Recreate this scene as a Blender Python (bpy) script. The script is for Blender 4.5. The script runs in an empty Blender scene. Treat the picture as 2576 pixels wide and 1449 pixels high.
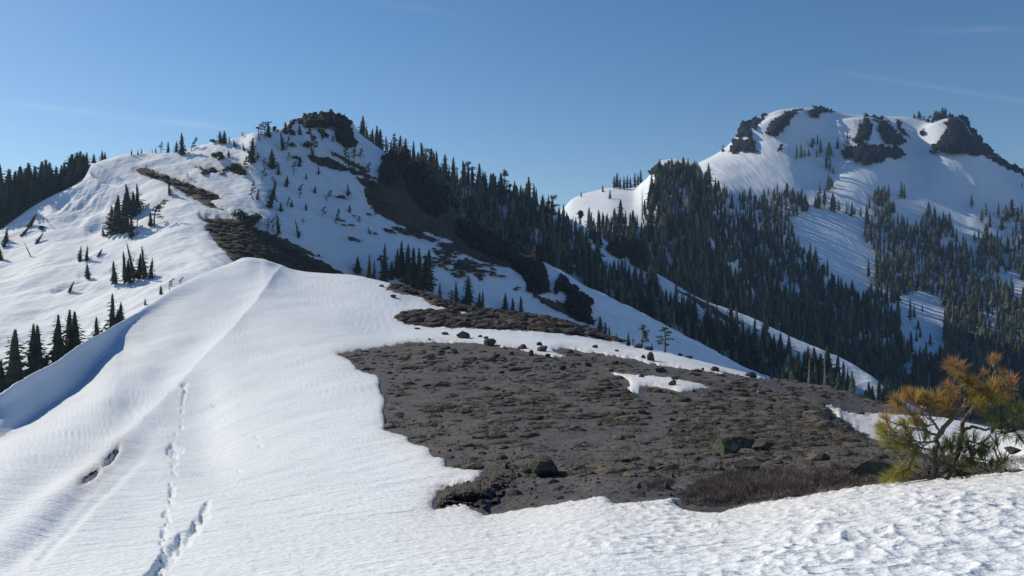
import bpy, math, random
import numpy as np
from mathutils import Vector

# ------------------------------------------------------------------ camera, sky, sun, exposure
FPX = 1910.0                      # focal length in units of a 2576 px wide frame
CX, CY = 1288.0, 724.5
sc = bpy.context.scene
cam_data = bpy.data.cameras.new('camera')
cam_data.sensor_width = 36.0
cam_data.lens = 36.0 * FPX / 2576.0
cam_data.clip_start = 0.05
cam_data.clip_end = 20000.0
cam = bpy.data.objects.new('camera', cam_data)
sc.collection.objects.link(cam)
cam.location = (0, 0, 0)
cam.rotation_euler = (math.radians(90), 0, 0)
sc.camera = cam

SUN_AZ, SUN_EL = math.radians(-57), math.radians(33)
SDIR = Vector((math.sin(SUN_AZ) * math.cos(SUN_EL), math.cos(SUN_AZ) * math.cos(SUN_EL), math.sin(SUN_EL)))
world = bpy.data.worlds.new('World')
sc.world = world
world.use_nodes = True
wn, wl = world.node_tree.nodes, world.node_tree.links
bg = wn['Background']
sky = wn.new('ShaderNodeTexSky')
sky.sky_type = 'NISHITA'
sky.sun_disc = False
sky.sun_elevation = SUN_EL
sky.sun_rotation = SUN_AZ
sky.altitude = 900
sky.air_density = 1.0
sky.dust_density = 0.3
sky.ozone_density = 1.6
bg.inputs['Strength'].default_value = 0.094


def px_dir(px, py):
    return Vector(((px - CX) / FPX, 1.0, -(py - CY) / FPX)).normalized()


def contrail_mask(p0, p1, width, seed):
    """soft wispy streak along the great circle through two sky directions"""
    a, b = px_dir(*p0), px_dir(*p1)
    n = a.cross(b).normalized()
    t = n.cross(a).normalized()
    tb = b.dot(t)
    tc = wn.new('ShaderNodeTexCoord')

    def dot(v):
        d = wn.new('ShaderNodeVectorMath'); d.operation = 'DOT_PRODUCT'
        wl.new(tc.outputs['Generated'], d.inputs[0]); d.inputs[1].default_value = v
        return d.outputs['Value']

    def ramp(src, a0, a1, b0, b1):
        m = wn.new('ShaderNodeMapRange'); m.interpolation_type = 'SMOOTHSTEP'
        wl.new(src, m.inputs['Value'])
        m.inputs['From Min'].default_value = a0; m.inputs['From Max'].default_value = a1
        m.inputs['To Min'].default_value = b0; m.inputs['To Max'].default_value = b1
        return m.outputs['Result']

    def math2(op, x, y):
        m = wn.new('ShaderNodeMath'); m.operation = op
        for i, v in enumerate((x, y)):
            if isinstance(v, (int, float)):
                m.inputs[i].default_value = v
            else:
                wl.new(v, m.inputs[i])
        return m.outputs[0]
    nz = wn.new('ShaderNodeTexNoise'); nz.inputs['Scale'].default_value = 14 + seed; nz.inputs['Detail'].default_value = 5
    wl.new(tc.outputs['Generated'], nz.inputs['Vector'])
    off = math2('MULTIPLY', math2('SUBTRACT', nz.outputs['Fac'], 0.5), width * 0.9)
    across = math2('ABSOLUTE', math2('ADD', dot(n), off), 0)
    core = ramp(across, 0.0, width, 1.0, 0.0)
    along = math2('MULTIPLY', ramp(dot(t), -0.02, 0.06, 0.0, 1.0), ramp(dot(t), tb - 0.08, tb + 0.01, 1.0, 0.0))
    wisp = ramp(nz.outputs['Fac'], 0.3, 0.7, 0.4, 1.0)
    return math2('MULTIPLY', math2('MULTIPLY', core, along), wisp)


col = sky.outputs[0]
hsv = wn.new('ShaderNodeHueSaturation')
hsv.inputs['Saturation'].default_value = 1.26
wl.new(col, hsv.inputs['Color'])
col = hsv.outputs[0]
for i, (p0, p1, w_, amt) in enumerate((((-60, 250), (640, 332), 0.006, 0.12), ((2080, 175), (2700, 275), 0.004, 0.07),
                                       ((2290, 78), (2680, 70), 0.006, 0.07), ((930, 2), (1200, 45), 0.006, 0.04))):
    mk = contrail_mask(p0, p1, w_, i * 3.7)
    mx = wn.new('ShaderNodeMix'); mx.data_type = 'RGBA'
    sc_ = wn.new('ShaderNodeMath'); sc_.operation = 'MULTIPLY'; sc_.inputs[1].default_value = amt
    wl.new(mk, sc_.inputs[0]); wl.new(sc_.outputs[0], mx.inputs['Factor'])
    wl.new(col, mx.inputs['A']); mx.inputs['B'].default_value = (9.0, 9.5, 10.0, 1)
    col = mx.outputs['Result']
wl.new(col, bg.inputs['Color'])

sun_data = bpy.data.lights.new('sun', 'SUN')
sun_data.energy = 4.95
sun_data.angle = math.radians(0.53)
sun_data.color = (1.0, 0.855, 0.64)
sun = bpy.data.objects.new('sun', sun_data)
sc.collection.objects.link(sun)
sun.rotation_euler = SDIR.to_track_quat('Z', 'Y').to_euler()

vs = sc.view_settings
vs.view_transform = 'Standard'
vs.look = 'None'
vs.exposure = 0.06
vs.gamma = 1.0
vs.use_curve_mapping = False
sc.cycles.max_bounces = 6
sc.cycles.diffuse_bounces = 1
sc.cycles.glossy_bounces = 2
sc.cycles.volume_bounces = 0
sc.cycles.transparent_max_bounces = 4
sc.cycles.use_denoising = True

# ------------------------------------------------------------------ helpers
COL = sc.collection
rng = np.random.default_rng(7)
R = random.Random(11)
_P = np.random.default_rng(3).permutation(4096)
_G = np.random.default_rng(4).normal(size=(4096, 3))
_G /= np.linalg.norm(_G, axis=1)[:, None]


def noise3(x, y, z=0.0):
    x, y, z = np.broadcast_arrays(np.asarray(x, float), np.asarray(y, float), np.asarray(z, float))
    xi, yi, zi = np.floor(x).astype(np.int64), np.floor(y).astype(np.int64), np.floor(z).astype(np.int64)
    xf, yf, zf = x - xi, y - yi, z - zi
    u, v, w = (t * t * t * (t * (t * 6 - 15) + 10) for t in (xf, yf, zf))
    out = 0
    for dx in (0, 1):
        for dy in (0, 1):
            for dz in (0, 1):
                h = _P[(_P[(_P[(xi + dx) & 4095] + yi + dy) & 4095] + zi + dz) & 4095]
                g = _G[h]
                dot = g[..., 0] * (xf - dx) + g[..., 1] * (yf - dy) + g[..., 2] * (zf - dz)
                out = out + dot * (u if dx else 1 - u) * (v if dy else 1 - v) * (w if dz else 1 - w)
    return out * 1.5


def fbm(x, y, z=0.0, octv=4, gain=0.5):
    a, s, t = 1.0, 0.0, 0.0
    for i in range(octv):
        s = s + a * noise3(x * 2 ** i + 17.3 * i, y * 2 ** i - 9.1 * i, np.asarray(z) * 2 ** i + 3.3 * i)
        t += a; a *= gain
    return s / t


def noise2(x, y):
    """2-D gradient noise (cheaper than noise3)"""
    x, y = np.broadcast_arrays(np.asarray(x, float), np.asarray(y, float))
    xi, yi = np.floor(x).astype(np.int64), np.floor(y).astype(np.int64)
    xf, yf = x - xi, y - yi
    u, v = (t * t * t * (t * (t * 6 - 15) + 10) for t in (xf, yf))
    out = 0
    for dx in (0, 1):
        for dy in (0, 1):
            g = _G[_P[(_P[(xi + dx) & 4095] + yi + dy) & 4095]]
            out = out + (g[..., 0] * (xf - dx) + g[..., 1] * (yf - dy)) * (u if dx else 1 - u) * (v if dy else 1 - v)
    return out * 1.7


def fbm2(x, y, octv=4, gain=0.5):
    a, s, t = 1.0, 0.0, 0.0
    for i in range(octv):
        s = s + a * noise2(x * 2 ** i + 17.3 * i, y * 2 ** i - 9.1 * i)
        t += a; a *= gain
    return s / t


def worley(x, y, jit=0.9):
    """distance to nearest and second nearest jittered cell point"""
    xi, yi = np.floor(x).astype(np.int64), np.floor(y).astype(np.int64)
    f1 = np.full(x.shape, 9.0); f2 = np.full(x.shape, 9.0)
    for dx in (-1, 0, 1):
        for dy in (-1, 0, 1):
            h = _P[(_P[(xi + dx) & 4095] + yi + dy) & 4095]
            g = _G[h]
            cx = xi + dx + 0.5 + g[..., 0] * 0.5 * jit
            cy = yi + dy + 0.5 + g[..., 1] * 0.5 * jit
            d = np.hypot(x - cx, y - cy)
            f2 = np.where(d < f1, f1, np.minimum(f2, d))
            f1 = np.minimum(f1, d)
    return f1, f2


def unproj(px, py, d):
    return np.stack([(np.asarray(px, float) - CX) / FPX * d, np.asarray(d, float) + 0 * np.asarray(px, float),
                     -(np.asarray(py, float) - CY) / FPX * d], -1)


def sstep(a, b, x):
    t = np.clip((x - a) / (b - a), 0, 1)
    return t * t * (3 - 2 * t)


def pchip(xk, yk, x):
    """monotone cubic; yk (k, n) interpolated at x (m,) -> (m, n)"""
    xk = np.asarray(xk, float); yk = np.asarray(yk, float)
    h = np.diff(xk); dl = np.diff(yk, axis=0) / h[:, None]
    m = np.zeros_like(yk)
    w1 = (2 * h[1:] + h[:-1])[:, None]; w2 = (h[1:] + 2 * h[:-1])[:, None]
    same = dl[1:] * dl[:-1] > 0
    with np.errstate(divide='ignore', invalid='ignore'):
        hm = (w1 + w2) / (w1 / dl[:-1] + w2 / dl[1:])
    m[1:-1] = np.where(same, hm, 0)
    m[0] = dl[0]; m[-1] = dl[-1]
    i = np.clip(np.searchsorted(xk, x, side='right') - 1, 0, len(h) - 1)
    t = ((x - xk[i]) / h[i])[:, None]; hh = h[i][:, None]
    return ((2 * t ** 3 - 3 * t ** 2 + 1) * yk[i] + (t ** 3 - 2 * t ** 2 + t) * hh * m[i]
            + (-2 * t ** 3 + 3 * t ** 2) * yk[i + 1] + (t ** 3 - t ** 2) * hh * m[i + 1])


def poly_sdf(px, py, poly):
    """signed distance in pixels, positive inside"""
    P = np.asarray(poly, float)
    shp = np.shape(px)
    x = np.ravel(px); y = np.ravel(py)
    out = np.full(x.shape, -1e3)
    pad = 120
    sel = (x > P[:, 0].min() - pad) & (x < P[:, 0].max() + pad) & (y > P[:, 1].min() - pad) & (y < P[:, 1].max() + pad)
    xs, ys = x[sel], y[sel]
    d2 = np.full(xs.shape, 1e12); inside = np.zeros(xs.shape, bool)
    n = len(P)
    for i in range(n):
        x0, y0 = P[i]; x1, y1 = P[(i + 1) % n]
        ex, ey = x1 - x0, y1 - y0
        t = np.clip(((xs - x0) * ex + (ys - y0) * ey) / (ex * ex + ey * ey + 1e-9), 0, 1)
        d2 = np.minimum(d2, (xs - x0 - t * ex) ** 2 + (ys - y0 - t * ey) ** 2)
        cond = ((y0 > ys) != (y1 > ys))
        with np.errstate(divide='ignore', invalid='ignore'):
            xint = ex * (ys - y0) / (ey if ey != 0 else 1e-9) + x0
        inside ^= cond & (xs < xint)
    d = np.sqrt(d2)
    out[sel] = np.where(inside, d, -d)
    return out.reshape(shp)


def line_dist(px, py, pts):
    P = np.asarray(pts, float)
    d2 = np.full(np.shape(px), 1e12); tt = np.zeros(np.shape(px))
    n = len(P) - 1
    for i in range(n):
        x0, y0 = P[i]; x1, y1 = P[i + 1]
        ex, ey = x1 - x0, y1 - y0
        t = np.clip(((px - x0) * ex + (py - y0) * ey) / (ex * ex + ey * ey + 1e-9), 0, 1)
        q = (px - x0 - t * ex) ** 2 + (py - y0 - t * ey) ** 2
        tt = np.where(q < d2, (i + t) / n, tt)
        d2 = np.minimum(d2, q)
    return np.sqrt(d2), tt


def mesh_np(name, verts, faces, mats, smooth=True, matidx=None, attr=None):
    """verts (n,3); faces (m,3|4) array"""
    me = bpy.data.meshes.new(name)
    verts = np.ascontiguousarray(verts, np.float32); faces = np.ascontiguousarray(faces, np.int32)
    k = faces.shape[1]
    me.vertices.add(len(verts)); me.vertices.foreach_set('co', verts.ravel())
    me.loops.add(faces.size); me.loops.foreach_set('vertex_index', faces.ravel())
    me.polygons.add(len(faces))
    me.polygons.foreach_set('loop_start', np.arange(0, faces.size, k, dtype=np.int32))
    try:
        me.polygons.foreach_set('loop_total', np.full(len(faces), k, np.int32))
    except Exception:
        pass
    if not isinstance(mats, (list, tuple)):
        mats = [mats]
    for m in mats:
        me.materials.append(m)
    if matidx is not None:
        me.polygons.foreach_set('material_index', np.asarray(matidx, np.int32))
    me.update(calc_edges=True)
    me.polygons.foreach_set('use_smooth', np.full(len(faces), smooth, bool))
    if attr:
        for an, av in attr.items():
            a = me.attributes.new(an, 'FLOAT', 'POINT')
            a.data.foreach_set('value', np.asarray(av, np.float32))
    me.validate(verbose=False)
    return me


def compact(verts, faces, extra=None):
    used = np.unique(faces)
    remap = np.full(len(verts), -1, np.int64); remap[used] = np.arange(len(used))
    return verts[used], remap[faces], used


def add(name, me, parent=None, label=None, cat=None, group=None, kind=None, loc=None):
    o = bpy.data.objects.new(name, me)
    COL.objects.link(o)
    if parent is not None:
        o.parent = parent
    if label: o['label'] = label
    if cat: o['category'] = cat
    if group: o['group'] = group
    if kind: o['kind'] = kind
    if loc is not None: o.location = loc
    return o


# ------------------------------------------------------------------ materials
def mat_new(name):
    m = bpy.data.materials.new(name); m.use_nodes = True
    nt = m.node_tree
    return m, nt.nodes, nt.links, nt.nodes['Principled BSDF']


def n_noise(nodes, links, vec, scale, detail=4, rough=0.55):
    n = nodes.new('ShaderNodeTexNoise')
    n.inputs['Scale'].default_value = scale; n.inputs['Detail'].default_value = detail
    n.inputs['Roughness'].default_value = rough
    links.new(vec, n.inputs['Vector'])
    return n.outputs['Fac']


def n_ramp(nodes, links, fac, stops):
    r = nodes.new('ShaderNodeValToRGB')
    e = r.color_ramp.elements
    e[0].position, e[0].color = stops[0][0], (*stops[0][1], 1)
    e[1].position, e[1].color = stops[-1][0], (*stops[-1][1], 1)
    for p, c in stops[1:-1]:
        q = e.new(p); q.color = (*c, 1)
    links.new(fac, r.inputs['Fac'])
    return r.outputs['Color']


def n_map(nodes, links, scale, rot=(0, 0, 0)):
    tc = nodes.new('ShaderNodeTexCoord'); mp = nodes.new('ShaderNodeMapping')
    mp.inputs['Scale'].default_value = scale; mp.inputs['Rotation'].default_value = rot
    links.new(tc.outputs['Object'], mp.inputs['Vector'])
    return mp.outputs['Vector']


def n_bump(nodes, links, h, strength, dist, prev=None):
    b = nodes.new('ShaderNodeBump'); b.inputs['Strength'].default_value = strength
    b.inputs['Distance'].default_value = dist
    links.new(h, b.inputs['Height'])
    if prev is not None:
        links.new(prev, b.inputs['Normal'])
    return b.outputs['Normal']


def snow_mat(name, streak, bump, fine, base=(0.69, 0.775, 0.885)):
    m, N, L, P = mat_new(name)
    v1 = n_map(N, L, streak[0], (0, 0, streak[1]))
    h1 = n_noise(N, L, v1, 1.0, 4)
    v2 = n_map(N, L, (fine[0],) * 3)
    h2 = n_noise(N, L, v2, 1.0, 3)
    nb = n_bump(N, L, h1, 1.0, bump)
    nb = n_bump(N, L, h2, 1.0, fine[1], nb)
    L.new(nb, P.inputs['Normal'])
    # old spring snow: faint greyish and dusty patches, plus dust melted out near the bare earth
    big = n_noise(N, L, n_map(N, L, (0.07 * fine[2],) * 3), 1.0, 6, 0.6)
    c = n_ramp(N, L, big, [(0.3, tuple(b * 0.93 for b in base)), (0.65, base)])
    gr = n_noise(N, L, n_map(N, L, (fine[0] * 3.0,) * 3), 1.0, 6, 0.8)
    gc = n_ramp(N, L, gr, [(0.30, (0.86, 0.85, 0.84)), (0.52, (1.0, 1.0, 1.0))])
    mg = N.new('ShaderNodeMix'); mg.data_type = 'RGBA'; mg.blend_type = 'MULTIPLY'; mg.inputs['Factor'].default_value = 1.0
    L.new(c, mg.inputs['A']); L.new(gc, mg.inputs['B'])
    c = mg.outputs['Result']
    at = N.new('ShaderNodeAttribute'); at.attribute_name = 'edge'
    mx = N.new('ShaderNodeMix'); mx.data_type = 'RGBA'
    ml = N.new('ShaderNodeMath'); ml.operation = 'MULTIPLY'
    L.new(at.outputs['Fac'], ml.inputs[0]); L.new(big, ml.inputs[1])
    L.new(ml.outputs[0], mx.inputs['Factor']); L.new(c, mx.inputs['A'])
    mx.inputs['B'].default_value = (0.46, 0.40, 0.35, 1)
    L.new(mx.outputs['Result'], P.inputs['Base Color'])
    P.inputs['Roughness'].default_value = 0.75
    P.inputs['Specular IOR Level'].default_value = 0.06
    return m


def earth_mat(name, stops, scale, bump, mid=6.0):
    m, N, L, P = mat_new(name)
    v = n_map(N, L, (scale,) * 3)
    a = n_noise(N, L, v, 1.0, 8, 0.65)
    b = n_noise(N, L, v, mid, 6, 0.7)
    mxn = N.new('ShaderNodeMath'); mxn.operation = 'MULTIPLY_ADD'
    L.new(b, mxn.inputs[0]); mxn.inputs[1].default_value = 0.5
    hf = N.new('ShaderNodeMath'); hf.operation = 'MULTIPLY'; hf.inputs[1].default_value = 0.5
    L.new(a, hf.inputs[0]); L.new(hf.outputs[0], mxn.inputs[2])
    c = n_ramp(N, L, mxn.outputs[0], stops)
    L.new(c, P.inputs['Base Color'])
    L.new(n_bump(N, L, b, 1.0, bump), P.inputs['Normal'])
    P.inputs['Roughness'].default_value = 0.95
    P.inputs['Specular IOR Level'].default_value = 0.15
    return m


def plain_mat(name, c1, c2, scale=3.0, rough=0.9, obj_var=0.0, attr=None, trans=0.0):
    m, N, L, P = mat_new(name)
    f = n_noise(N, L, n_map(N, L, (scale,) * 3), 1.0, 4)
    c = n_ramp(N, L, f, [(0.3, c1), (0.7, c2)])
    if obj_var or attr:
        if attr:
            oi = N.new('ShaderNodeAttribute'); oi.attribute_name = attr; src = oi.outputs['Fac']
        else:
            oi = N.new('ShaderNodeObjectInfo'); src = oi.outputs['Random']
        mr = N.new('ShaderNodeMapRange'); L.new(src, mr.inputs['Value'])
        mr.inputs['To Min'].default_value = 1 - obj_var; mr.inputs['To Max'].default_value = 1 + obj_var
        mv = N.new('ShaderNodeVectorMath'); mv.operation = 'SCALE'
        L.new(c, mv.inputs[0]); L.new(mr.outputs[0], mv.inputs['Scale'])
        c = mv.outputs[0]
    L.new(c, P.inputs['Base Color'])
    P.inputs['Roughness'].default_value = rough
    P.inputs['Specular IOR Level'].default_value = 0.12
    if trans:
        out = N['Material Output']
        tr = N.new('ShaderNodeBsdfTranslucent'); L.new(c, tr.inputs['Color'])
        ms = N.new('ShaderNodeMixShader'); ms.inputs['Fac'].default_value = trans
        L.new(P.outputs[0], ms.inputs[1]); L.new(tr.outputs[0], ms.inputs[2])
        L.new(ms.outputs[0], out.inputs['Surface'])
    return m


M = {}
M['snow_near'] = snow_mat('snow_near', ((1.3, 7.0, 4.0), 0.30), 0.080, (11.0, 0.030, 1.0))
M['snow_hill'] = snow_mat('snow_hill', ((0.10, 0.55, 0.4), 0.35), 0.35, (0.9, 0.10, 0.3))
M['snow_far'] = snow_mat('snow_far', ((0.30, 0.035, 0.05), -0.15), 0.55, (0.35, 0.12, 0.1))
M['earth_near'] = earth_mat('earth_near', [(0.30, (0.046, 0.048, 0.057)), (0.5, (0.082, 0.084, 0.096)), (0.66, (0.145, 0.143, 0.150))], 1.2, 0.03, 14.0)
M['earth_hill'] = earth_mat('earth_hill', [(0.30, (0.030, 0.026, 0.024)), (0.5, (0.060, 0.050, 0.044)), (0.66, (0.095, 0.078, 0.064))], 0.25, 0.20, 10.0)
M['rock'] = earth_mat('rock', [(0.30, (0.028, 0.027, 0.028)), (0.5, (0.058, 0.055, 0.056)), (0.68, (0.11, 0.105, 0.10))], 0.8, 0.05, 9.0)
M['rock_lichen'] = earth_mat('rock_lichen', [(0.30, (0.035, 0.037, 0.033)), (0.5, (0.070, 0.078, 0.060)), (0.68, (0.13, 0.14, 0.105))], 1.6, 0.03, 9.0)
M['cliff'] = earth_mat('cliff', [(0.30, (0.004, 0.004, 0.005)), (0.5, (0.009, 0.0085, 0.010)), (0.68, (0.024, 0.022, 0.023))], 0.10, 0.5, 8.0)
M['needles'] = plain_mat('needles', (0.028, 0.040, 0.026), (0.066, 0.078, 0.044), 0.6, 0.85, 0.35, trans=0.15)
M['needles_olive'] = plain_mat('needles_olive', (0.07, 0.065, 0.022), (0.16, 0.13, 0.05), 0.6, 0.85, 0.3, trans=0.2)
M['needles_forest'] = plain_mat('needles_forest', (0.040, 0.052, 0.042), (0.098, 0.110, 0.074), 0.2, 0.85, 0.6, attr='tone', trans=0.15)
M['bark'] = plain_mat('bark', (0.045, 0.036, 0.030), (0.11, 0.09, 0.075), 2.0)
M['deadwood'] = plain_mat('deadwood', (0.13, 0.12, 0.11), (0.30, 0.28, 0.25), 3.0)
M['grass'] = plain_mat('grass', (0.078, 0.073, 0.066), (0.168, 0.156, 0.132), 0.7, 0.95, 0.35, attr='tone', trans=0.2)
M['brush'] = plain_mat('brush', (0.17, 0.145, 0.136), (0.34, 0.295, 0.27), 4.0, 0.95, 0.35, attr='tone')
M['heather'] = plain_mat('heather', (0.045, 0.037, 0.035), (0.10, 0.082, 0.073), 1.0, 0.95, 0.4, attr='tone')
M['needle_orange'] = plain_mat('needle_orange', (0.29, 0.155, 0.07), (0.43, 0.27, 0.13), 30, 0.6, 0.2, trans=0.4)
M['needle_gold'] = plain_mat('needle_gold', (0.28, 0.20, 0.06), (0.42, 0.31, 0.11), 30, 0.6, 0.2, trans=0.4)
M['needle_lime'] = plain_mat('needle_lime', (0.19, 0.20, 0.05), (0.36, 0.35, 0.10), 30, 0.6, 0.2, trans=0.4)
M['needle_green'] = plain_mat('needle_green', (0.10, 0.14, 0.055), (0.22, 0.26, 0.10), 30, 0.6, 0.2, trans=0.45)
M['pine_bark'] = plain_mat('pine_bark', (0.085, 0.07, 0.058), (0.24, 0.21, 0.18), 30)


# ------------------------------------------------------------------ terrain sheets
class Sheet:
    """a terrain surface lofted through contour lines that run across the view, near to far"""

    def __init__(self, contours, cols, rows, back):
        self.px = np.asarray(cols, float)
        K = len(contours)
        py = np.zeros((K, len(cols))); ld = np.zeros((K, len(cols)))
        for i, c in enumerate(contours):
            c = np.asarray(sorted(c), float)
            xs = c[:, 0]
            py[i] = pchip(xs, c[:, 1:2], np.clip(self.px, xs[0], xs[-1]))[:, 0]
            ld[i] = pchip(xs, np.log(c[:, 2:3]), np.clip(self.px, xs[0], xs[-1]))[:, 0]
        tk = list(range(K))
        z_c = -(py[-1] - CY) / FPX * np.exp(ld[-1])
        for (f, drop) in back:            # the far side of the crest falls away
            d = np.exp(ld[K - 1]) * f
            zz = z_c - drop
            py = np.vstack([py, CY - zz / d * FPX]); ld = np.vstack([ld, np.log(d)])
            tk.append(tk[-1] + 1)
        ts = []
        for i, n in enumerate(rows):
            ts += list(np.linspace(i, i + 1, n, endpoint=False))
        ts.append(len(rows))
        self.t = np.array(ts)
        self.PY = pchip(tk, py, self.t)
        self.D = np.exp(pchip(tk, ld, self.t))
        self.crest = int(np.searchsorted(self.t, K - 1))
        self.PX = np.broadcast_to(self.px[None, :], self.PY.shape)
        self.base = unproj(self.PX, self.PY, self.D)
        self.W = self.base.copy()
        self.PYm = np.minimum.accumulate(self.PY, axis=0)     # what the picture shows of each column

    def at(self, px, py):
        """world point of the surface seen at a picture position, and its depth"""
        c = np.clip(np.searchsorted(self.px, px) - 1, 0, len(self.px) - 2)
        u = min(max((px - self.px[c]) / (self.px[c + 1] - self.px[c]), 0), 1)
        res = []
        for cc in (c, c + 1):
            col = self.PYm[:self.crest + 1, cc]
            r = np.interp(-py, -col + np.arange(len(col)) * 1e-7, np.arange(len(col)))
            i = min(int(r), len(col) - 2); f = r - i
            res.append(self.W[i, cc] * (1 - f) + self.W[i + 1, cc] * f)
        return res[0] * (1 - u) + res[1] * u

    def drop_to(self, px, d):
        """surface point in column px at depth d"""
        c = int(np.clip(np.searchsorted(self.px, px) - 1, 0, len(self.px) - 2))
        r = int(np.clip(np.searchsorted(self.D[:, c], d), 0, len(self.D) - 1))
        return self.W[r, c]

    def faces(self, keep):
        n, m = self.PY.shape
        idx = np.arange(n * m).reshape(n, m)
        f = np.stack([idx[:-1, :-1], idx[:-1, 1:], idx[1:, 1:], idx[1:, :-1]], -1)
        k = keep[:-1, :-1] | keep[:-1, 1:] | keep[1:, 1:] | keep[1:, :-1]
        return f[k]


def cols_of(ranges):
    out = []
    for a, b, s in ranges:
        out += list(np.arange(a, b, s))
    out.append(ranges[-1][1])
    return out


def zmap(region_x, region_y, k=0.26455):
    return lambda pts: [(region_x + x * k, region_y + y * k) for x, y in pts]


z1 = zmap(0, 255.6); z2 = zmap(0, 606.9); z3 = zmap(575, 255.6); z4 = zmap(575, 575)
z5 = zmap(1086.1, 255.6); z6 = zmap(1086.1, 575); z7 = zmap(1937, 830.6)
zp1 = zmap(1597.2, 242.8, 0.21163); zp2 = zmap(2064.9, 242.8, 0.21163)

#  ---- near ridge (the camera stands on it)
A = [
    [(-1200, 6500, .75), (-400, 5400, .75), (400, 5100, .75), (1288, 4800, .75), (2576, 4700, .75), (3800, 4600, .75)],
    [(-1200, 2300, 7), (-400, 1700, 7.4), (0, 1550, 6.7), (400, 1530, 5.4), (800, 1525, 4.6), (1288, 1520, 4.0), (1800, 1520, 3.85), (2576, 1520, 3.75), (3800, 1515, 3.65)],
    [(-1200, 2000, 10), (-400, 1480, 13), (0, 1300, 14.5), (300, 1300, 15), (600, 1295, 13), (1000, 1287, 11), (1250, 1277, 10.5), (1530, 1232, 10),
     (1700, 1250, 9), (1850, 1262, 8), (2050, 1232, 7.6), (2250, 1205, 7.4), (2576, 1174, 7.2), (3800, 1080, 6.5)],
    [(-1200, 1900, 12), (-400, 1455, 14.5), (0, 1270, 16), (300, 1255, 17.5), (600, 1262, 14.8), (1000, 1258, 12.2), (1250, 1250, 11.6), (1530, 1215, 11),
     (1700, 1238, 10), (1850, 1262, 9.3), (2050, 1238, 9.0), (2250, 1214, 8.8), (2576, 1186, 8.6), (3800, 1110, 8)],
    [(-1200, 1800, 14), (-400, 1390, 17), (0, 1200, 21), (100, 1180, 22.5), (200, 1150, 25), (300, 1120, 29), (400, 1120, 30), (500, 1150, 27), (600, 1180, 21.5), (1000, 1180, 17), (1220, 1178, 15.5), (1530, 1165, 14.5),
     (1850, 1165, 13), (2250, 1160, 11.8), (2576, 1148, 10.8), (3800, 1090, 9.8)],
    [(-1200, 1520, 22), (-400, 1275, 28), (0, 1100, 36), (100, 1035, 43.5), (200, 962, 53.5), (300, 878, 65), (360, 900, 60), (440, 965, 49.5), (520, 1010, 42.5), (600, 1050, 34), (1000, 1060, 26), (1300, 1060, 24),
     (1700, 1060, 23), (2100, 1070, 20), (2250, 1085, 18), (2576, 1122, 15), (3800, 1085, 13)],
    [(-1200, 1500, 22.5), (-400, 1245, 28.6), (0, 1065, 37.3), (100, 1000, 45), (200, 930, 55.2), (300, 853, 67.4), (360, 843, 68.4), (440, 862, 64), (520, 884, 59), (600, 900, 54), (850, 920, 46), (1000, 930, 44), (1300, 930, 43),
     (1700, 950, 40), (1920, 985, 36), (2100, 1020, 30), (2250, 1052, 26), (2576, 1104, 21), (3800, 1080, 18)],
    [(-1200, 1480, 23), (-400, 1215, 29.3), (0, 1030, 38.7), (100, 963, 46.6), (200, 898, 56.7), (300, 833, 69), (360, 800, 75), (440, 768, 81), (520, 752, 84), (600, 750, 84), (850, 820, 66), (1000, 850, 62), (1250, 858, 60),
     (1500, 880, 58), (1700, 905, 55), (1920, 957, 48), (2100, 1001, 40), (2250, 1033, 34), (2576, 1086, 28), (3800, 1075, 25)],
    [(-1200, 1450, 24), (-400, 1190, 30), (0, 990, 40), (100, 928, 48), (200, 868, 58), (320, 800, 73), (400, 748, 84), (460, 712, 92), (560, 668, 104),
     (625, 649, 110), (660, 653, 112), (700, 671, 112), (780, 684, 110), (880, 692, 106), (985, 714, 100), (1040, 735, 97), (1100, 754, 94), (1180, 778, 92),
     (1260, 788, 92), (1340, 796, 92), (1460, 826, 90), (1570, 864, 86), (1660, 885, 80), (1800, 918, 72), (1920, 947, 65), (2000, 963, 60), (2130, 995, 52),
     (2240, 1020, 45), (2400, 1048, 40), (2576, 1076, 36), (3800, 1070, 33)],
]
shA = Sheet(A, cols_of([(-1200, -40, 22), (-40, 2620, 3.4), (2620, 3800, 22)]), [24, 210, 24, 50, 46, 44, 40, 40, 10, 8], [(1.12, 4.0), (1.45, 30.0)])

#  ---- middle hill with the summit knob
def face(px, py, a=0.60, b=0.58, c=142.0):
    """depth of the steep right-hand face of the hill, a plane falling right and towards the viewer"""
    return (px, py, c / (b - a * (px - CX) / FPX + (py - CY) / FPX))


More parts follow.
